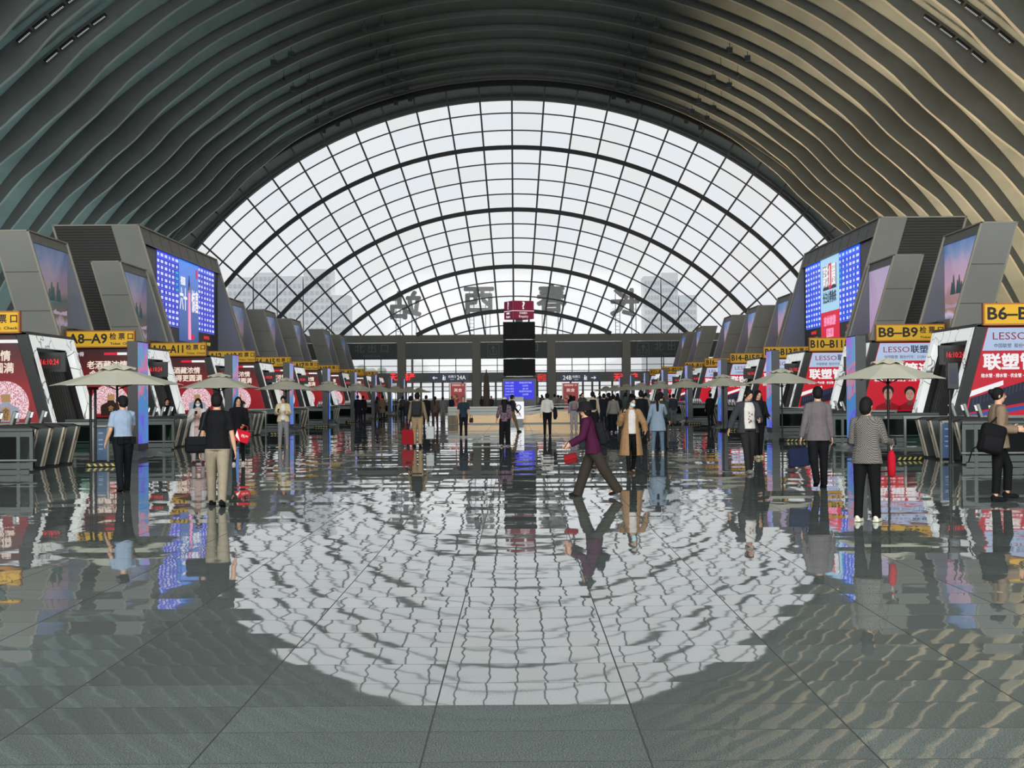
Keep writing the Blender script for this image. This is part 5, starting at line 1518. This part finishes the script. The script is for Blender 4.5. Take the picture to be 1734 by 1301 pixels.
b = MB(); random.seed(4)
for k_ in range(11): b.ell((random.uniform(-.04, .05), -.148, 1.18+.02*random.uniform(-6, 6)), (.014, .004, .014), 8)
b.build('shirt_print', mat('print_brown', '#7a3a30'), P21['root'])
x, y = gp(1284, 776)
P21b = person('person in black with striped trouser seams just behind the man in the grey jacket', x, y, 20, 1.76, 0, ((8, 2, 2), (-4, 4, 2)), ((10, 10, 60, 20), (10, 10, 60, 20)), (0, 12, 0),
              top=cloth('#141416'), pants=cloth('#0f0f12'), shoes='#b3a584', hair='long', fine=.013)
x, y = gp(1386, 827)
P22 = person('man in a grey-brown jacket walking away with a dark blue briefcase', x, y, 180, 1.80, 1, ((5, 1, 2), (-10, 28, 1)), ((2, 8, 10, 0), (-6, 12, 14, 0)), (0, 3, 0),
             top=cloth('#635c5e'), hem=.80, flare=1.1, pants=cloth('#0b0c10'), pw=1.05, shoes='#0a0a0c', collar=cloth('#5b5557'))
h = P22['hand'][1]; bf = tote(h + Vector((-.06, 0, .0)), -8, 'dark blue briefcase carried by the man in the grey-brown jacket', '#141c38', .36, .33, .09, .12, 'briefcase', 'bag', -6)
x, y = gp(1469, 884)
P23 = person('woman in a houndstooth blazer and white shoes standing with a phone', x, y, 150, 1.62, 0, ((2, 0, 3), (-2, 1, 3)), ((20, 10, 62, 4), (6, 8, 70, 20)), (-16, 6, 0),
             top=pattern('houndstooth', '#7b766f', '#1c1a19', 78), hem=.80, flare=1.1, pants=cloth('#09090b'), pw=1.08, shoes='#cdc8b6', hair='bob', girth=1.03, fine=.010)
mb = MB()
phone(P23, 0, 'pale phone in the hand of the woman in the houndstooth blazer')
c = P23['wr'][0]
t = thing('folded_umbrella', 'red folded umbrella hanging from the wrist of the woman in houndstooth', 'umbrella'); t.location = c + Vector((.0, 0, -.02))
MB().lathe([(.01, -.44), (.05, -.42), (.058, -.3), (.055, -.16), (.03, -.1), (.012, -.08)], 12).build('canopy', cloth('#a80d22'), t, smooth=True)
MB().tube([(0, 0, -.08), (.02, 0, .0), (.0, 0, .03), (-.02, 0, 0), (0, 0, -.08)], .006, 5).build('wrist_strap', cloth('#c8b8b0'), t)
x, y = gp(1690, 849)
P24 = person('woman in a tan jacket and black trousers in profile at the right edge', x, y, 84, 1.74, 2, ((-4, 0, 2), (24, 26, 2)), ((0, 8, 88, 14), (2, 8, 90, 14)), (0, 2, 0),
             top=cloth('#141214'), over=cloth('#7d6a57'), over_hem=.80, open_w=.07, pants=cloth('#0a0a0c'), pw=1.1, pant_hem=.16, shoes='#0b0b0d', hair='bun', girth=1.06)
h = P24['wr'][0]
t = thing('backpack', 'black backpack slung from the forearm of the woman in the tan jacket', 'backpack'); t.location = Vector((x-.16, y-.24, 1.0)); t.rotation_euler = (0, D2R(14), 0)
MB().rbox(-.19, .19, -.1, .1, -.26, .2, .07, seg=3).build('pack', cloth('#0b0b0d'), t, smooth=True)
MB().rbox(-.15, .15, -.14, -.08, -.22, .02, .03, seg=2).build('front_pocket', cloth('#101013'), t, smooth=True)
MB().tube([(-.08, 0, .18), (.0, .02, .3), (.12, .04, .34), (.14, 0, .15)], .015, 6).build('shoulder_strap', cloth('#0b0b0d'), t)
MB().tube([(-.18, 0, -.18), (-.25, 0, -.26), (-.26, 0, -.46)], .012, 6).build('loose_strap', cloth('#0b0b0d'), t)

# ---- staff and people farther off
for px, py, rz, H_, tp, pt, hr, lab in (
    (283, 752.4, 30, 1.66, '#101013', '#101013', 'bun', 'dark-dressed gate attendant behind the second left barrier'),
    (606, 716, 170, 1.74, '#12141c', '#10131a', 'short', 'person in a long dark blue coat by the left umbrellas'),
    (615, 714, 190, 1.72, '#17181c', '#15161a', 'short', 'person in black next to the long dark blue coat'),
    (639, 712, 160, 1.66, '#54493f', '#2a2522', 'long', 'person in a long brown coat under the left umbrellas'),
    (648, 713, 200, 1.7, '#6c5c4c', '#1b1b1e', 'short', 'person in a light brown jacket beside the long brown coat'),
    (682, 706, 180, 1.64, '#4a4442', '#1c2230', 'bob', 'person in a grey-brown top near the far left turnstiles'),
    (722, 722, 175, 1.70, '#15171c', '#1a1c22', 'short', 'person in black just left of the long brown top'),
    (737, 725, 172, 1.64, '#4c4038', '#3a2a24', 'ponytail', 'woman in a brown top and trousers walking away left of the desk'),
    (750, 716, 185, 1.62, '#6d6a68', '#76716c', 'bob', 'person in pale grey clothes at the left end of the desk'),
    (696, 741, 180, 1.68, '#1a1c24', '#24262c', 'short', 'person in dark clothes half hidden behind the tan jacket'),
    (765, 704, 0, 1.60, '#2a3038', '#1b1b1e', 'short', 'person behind the left end of the desk by the food banner'),
    (817, 705, 20, 1.62, '#2f2b33', '#1b1b1e', 'long', 'staff member behind the desk left of the closed umbrella'),
    (832, 705, -20, 1.62, '#3c3140', '#1b1b1e', 'bob', 'staff member behind the desk right of the closed umbrella'),
    (1203, 722, 190, 1.7, '#131417', '#121318', 'short', 'person in black standing by the fourth right umbrella')):
    x, y = gp(px, py)
    person(lab, x, y, rz, H_, 0, random.choice((stand, ((7, 3, 2), (-7, 6, 2)))), ((6, 8, 25, 5), (6, 8, 20, 5)), (0, 4, 0),
           top=cloth(tp), hem=.55 if 'long' in lab else .84, pants=cloth(pt), shoes='#1a1a1c', hair=hr, fine=.018)
tops = [('#17181d', 'black'), ('#2a2f3c', 'navy'), ('#5b5a5c', 'grey'), ('#8b8780', 'pale grey'), ('#4c3c34', 'brown'), ('#a39c94', 'cream'), ('#3c4a44', 'dark green')]
bots = [('#101115', 'black trousers'), ('#2c3446', 'jeans'), ('#3e3833', 'brown trousers'), ('#55565a', 'grey trousers'), ('#7a7064', 'khaki trousers'), ('#1b2236', 'navy trousers')]
combos = [(a, b) for a in tops for b in bots]
random.seed(17); random.shuffle(combos)
spots = []
for i in range(42):
    for tr in range(60):
        yy = random.uniform(80, 140) if i > 14 else random.uniform(66, 86)
        px = random.uniform(985, 1165) if yy < 92 else random.uniform(905, 1150)
        xx = (px-878)*yy/2400+.56
        if abs(xx) > 9.3 or (82 < yy < 87 and xx < 6.2): continue
        if all((xx-a)**2+(yy-b)**2 > .8 for a, b in spots): break
    spots.append((xx, yy))
crowd_protos = []
hairs = ['short', 'short', 'bob', 'long', 'short', 'ponytail', 'bun']
for i, (xx, yy) in enumerate(spots):
    (tc, tn), (bc, bn) = combos[i]
    person('person in a %s top and %s in the far crowd' % (tn, bn), xx, yy, random.choice((180, 175, 190, 160, 200, 10)), random.uniform(1.58, 1.8), 0,
           random.choice((stand, ((8, 3, 2), (-8, 6, 2)))), ((6, 8, 20, 5), (6, 8, 30, 5)), (random.uniform(-20, 20), 5, 0),
           top=cloth(tc), hem=.82, pants=cloth(bc), shoes='#222224', hair=hairs[i % 7], fine=.024, group='waiting passengers in the far crowd')

bpy.data.scenes.remove(TMP)
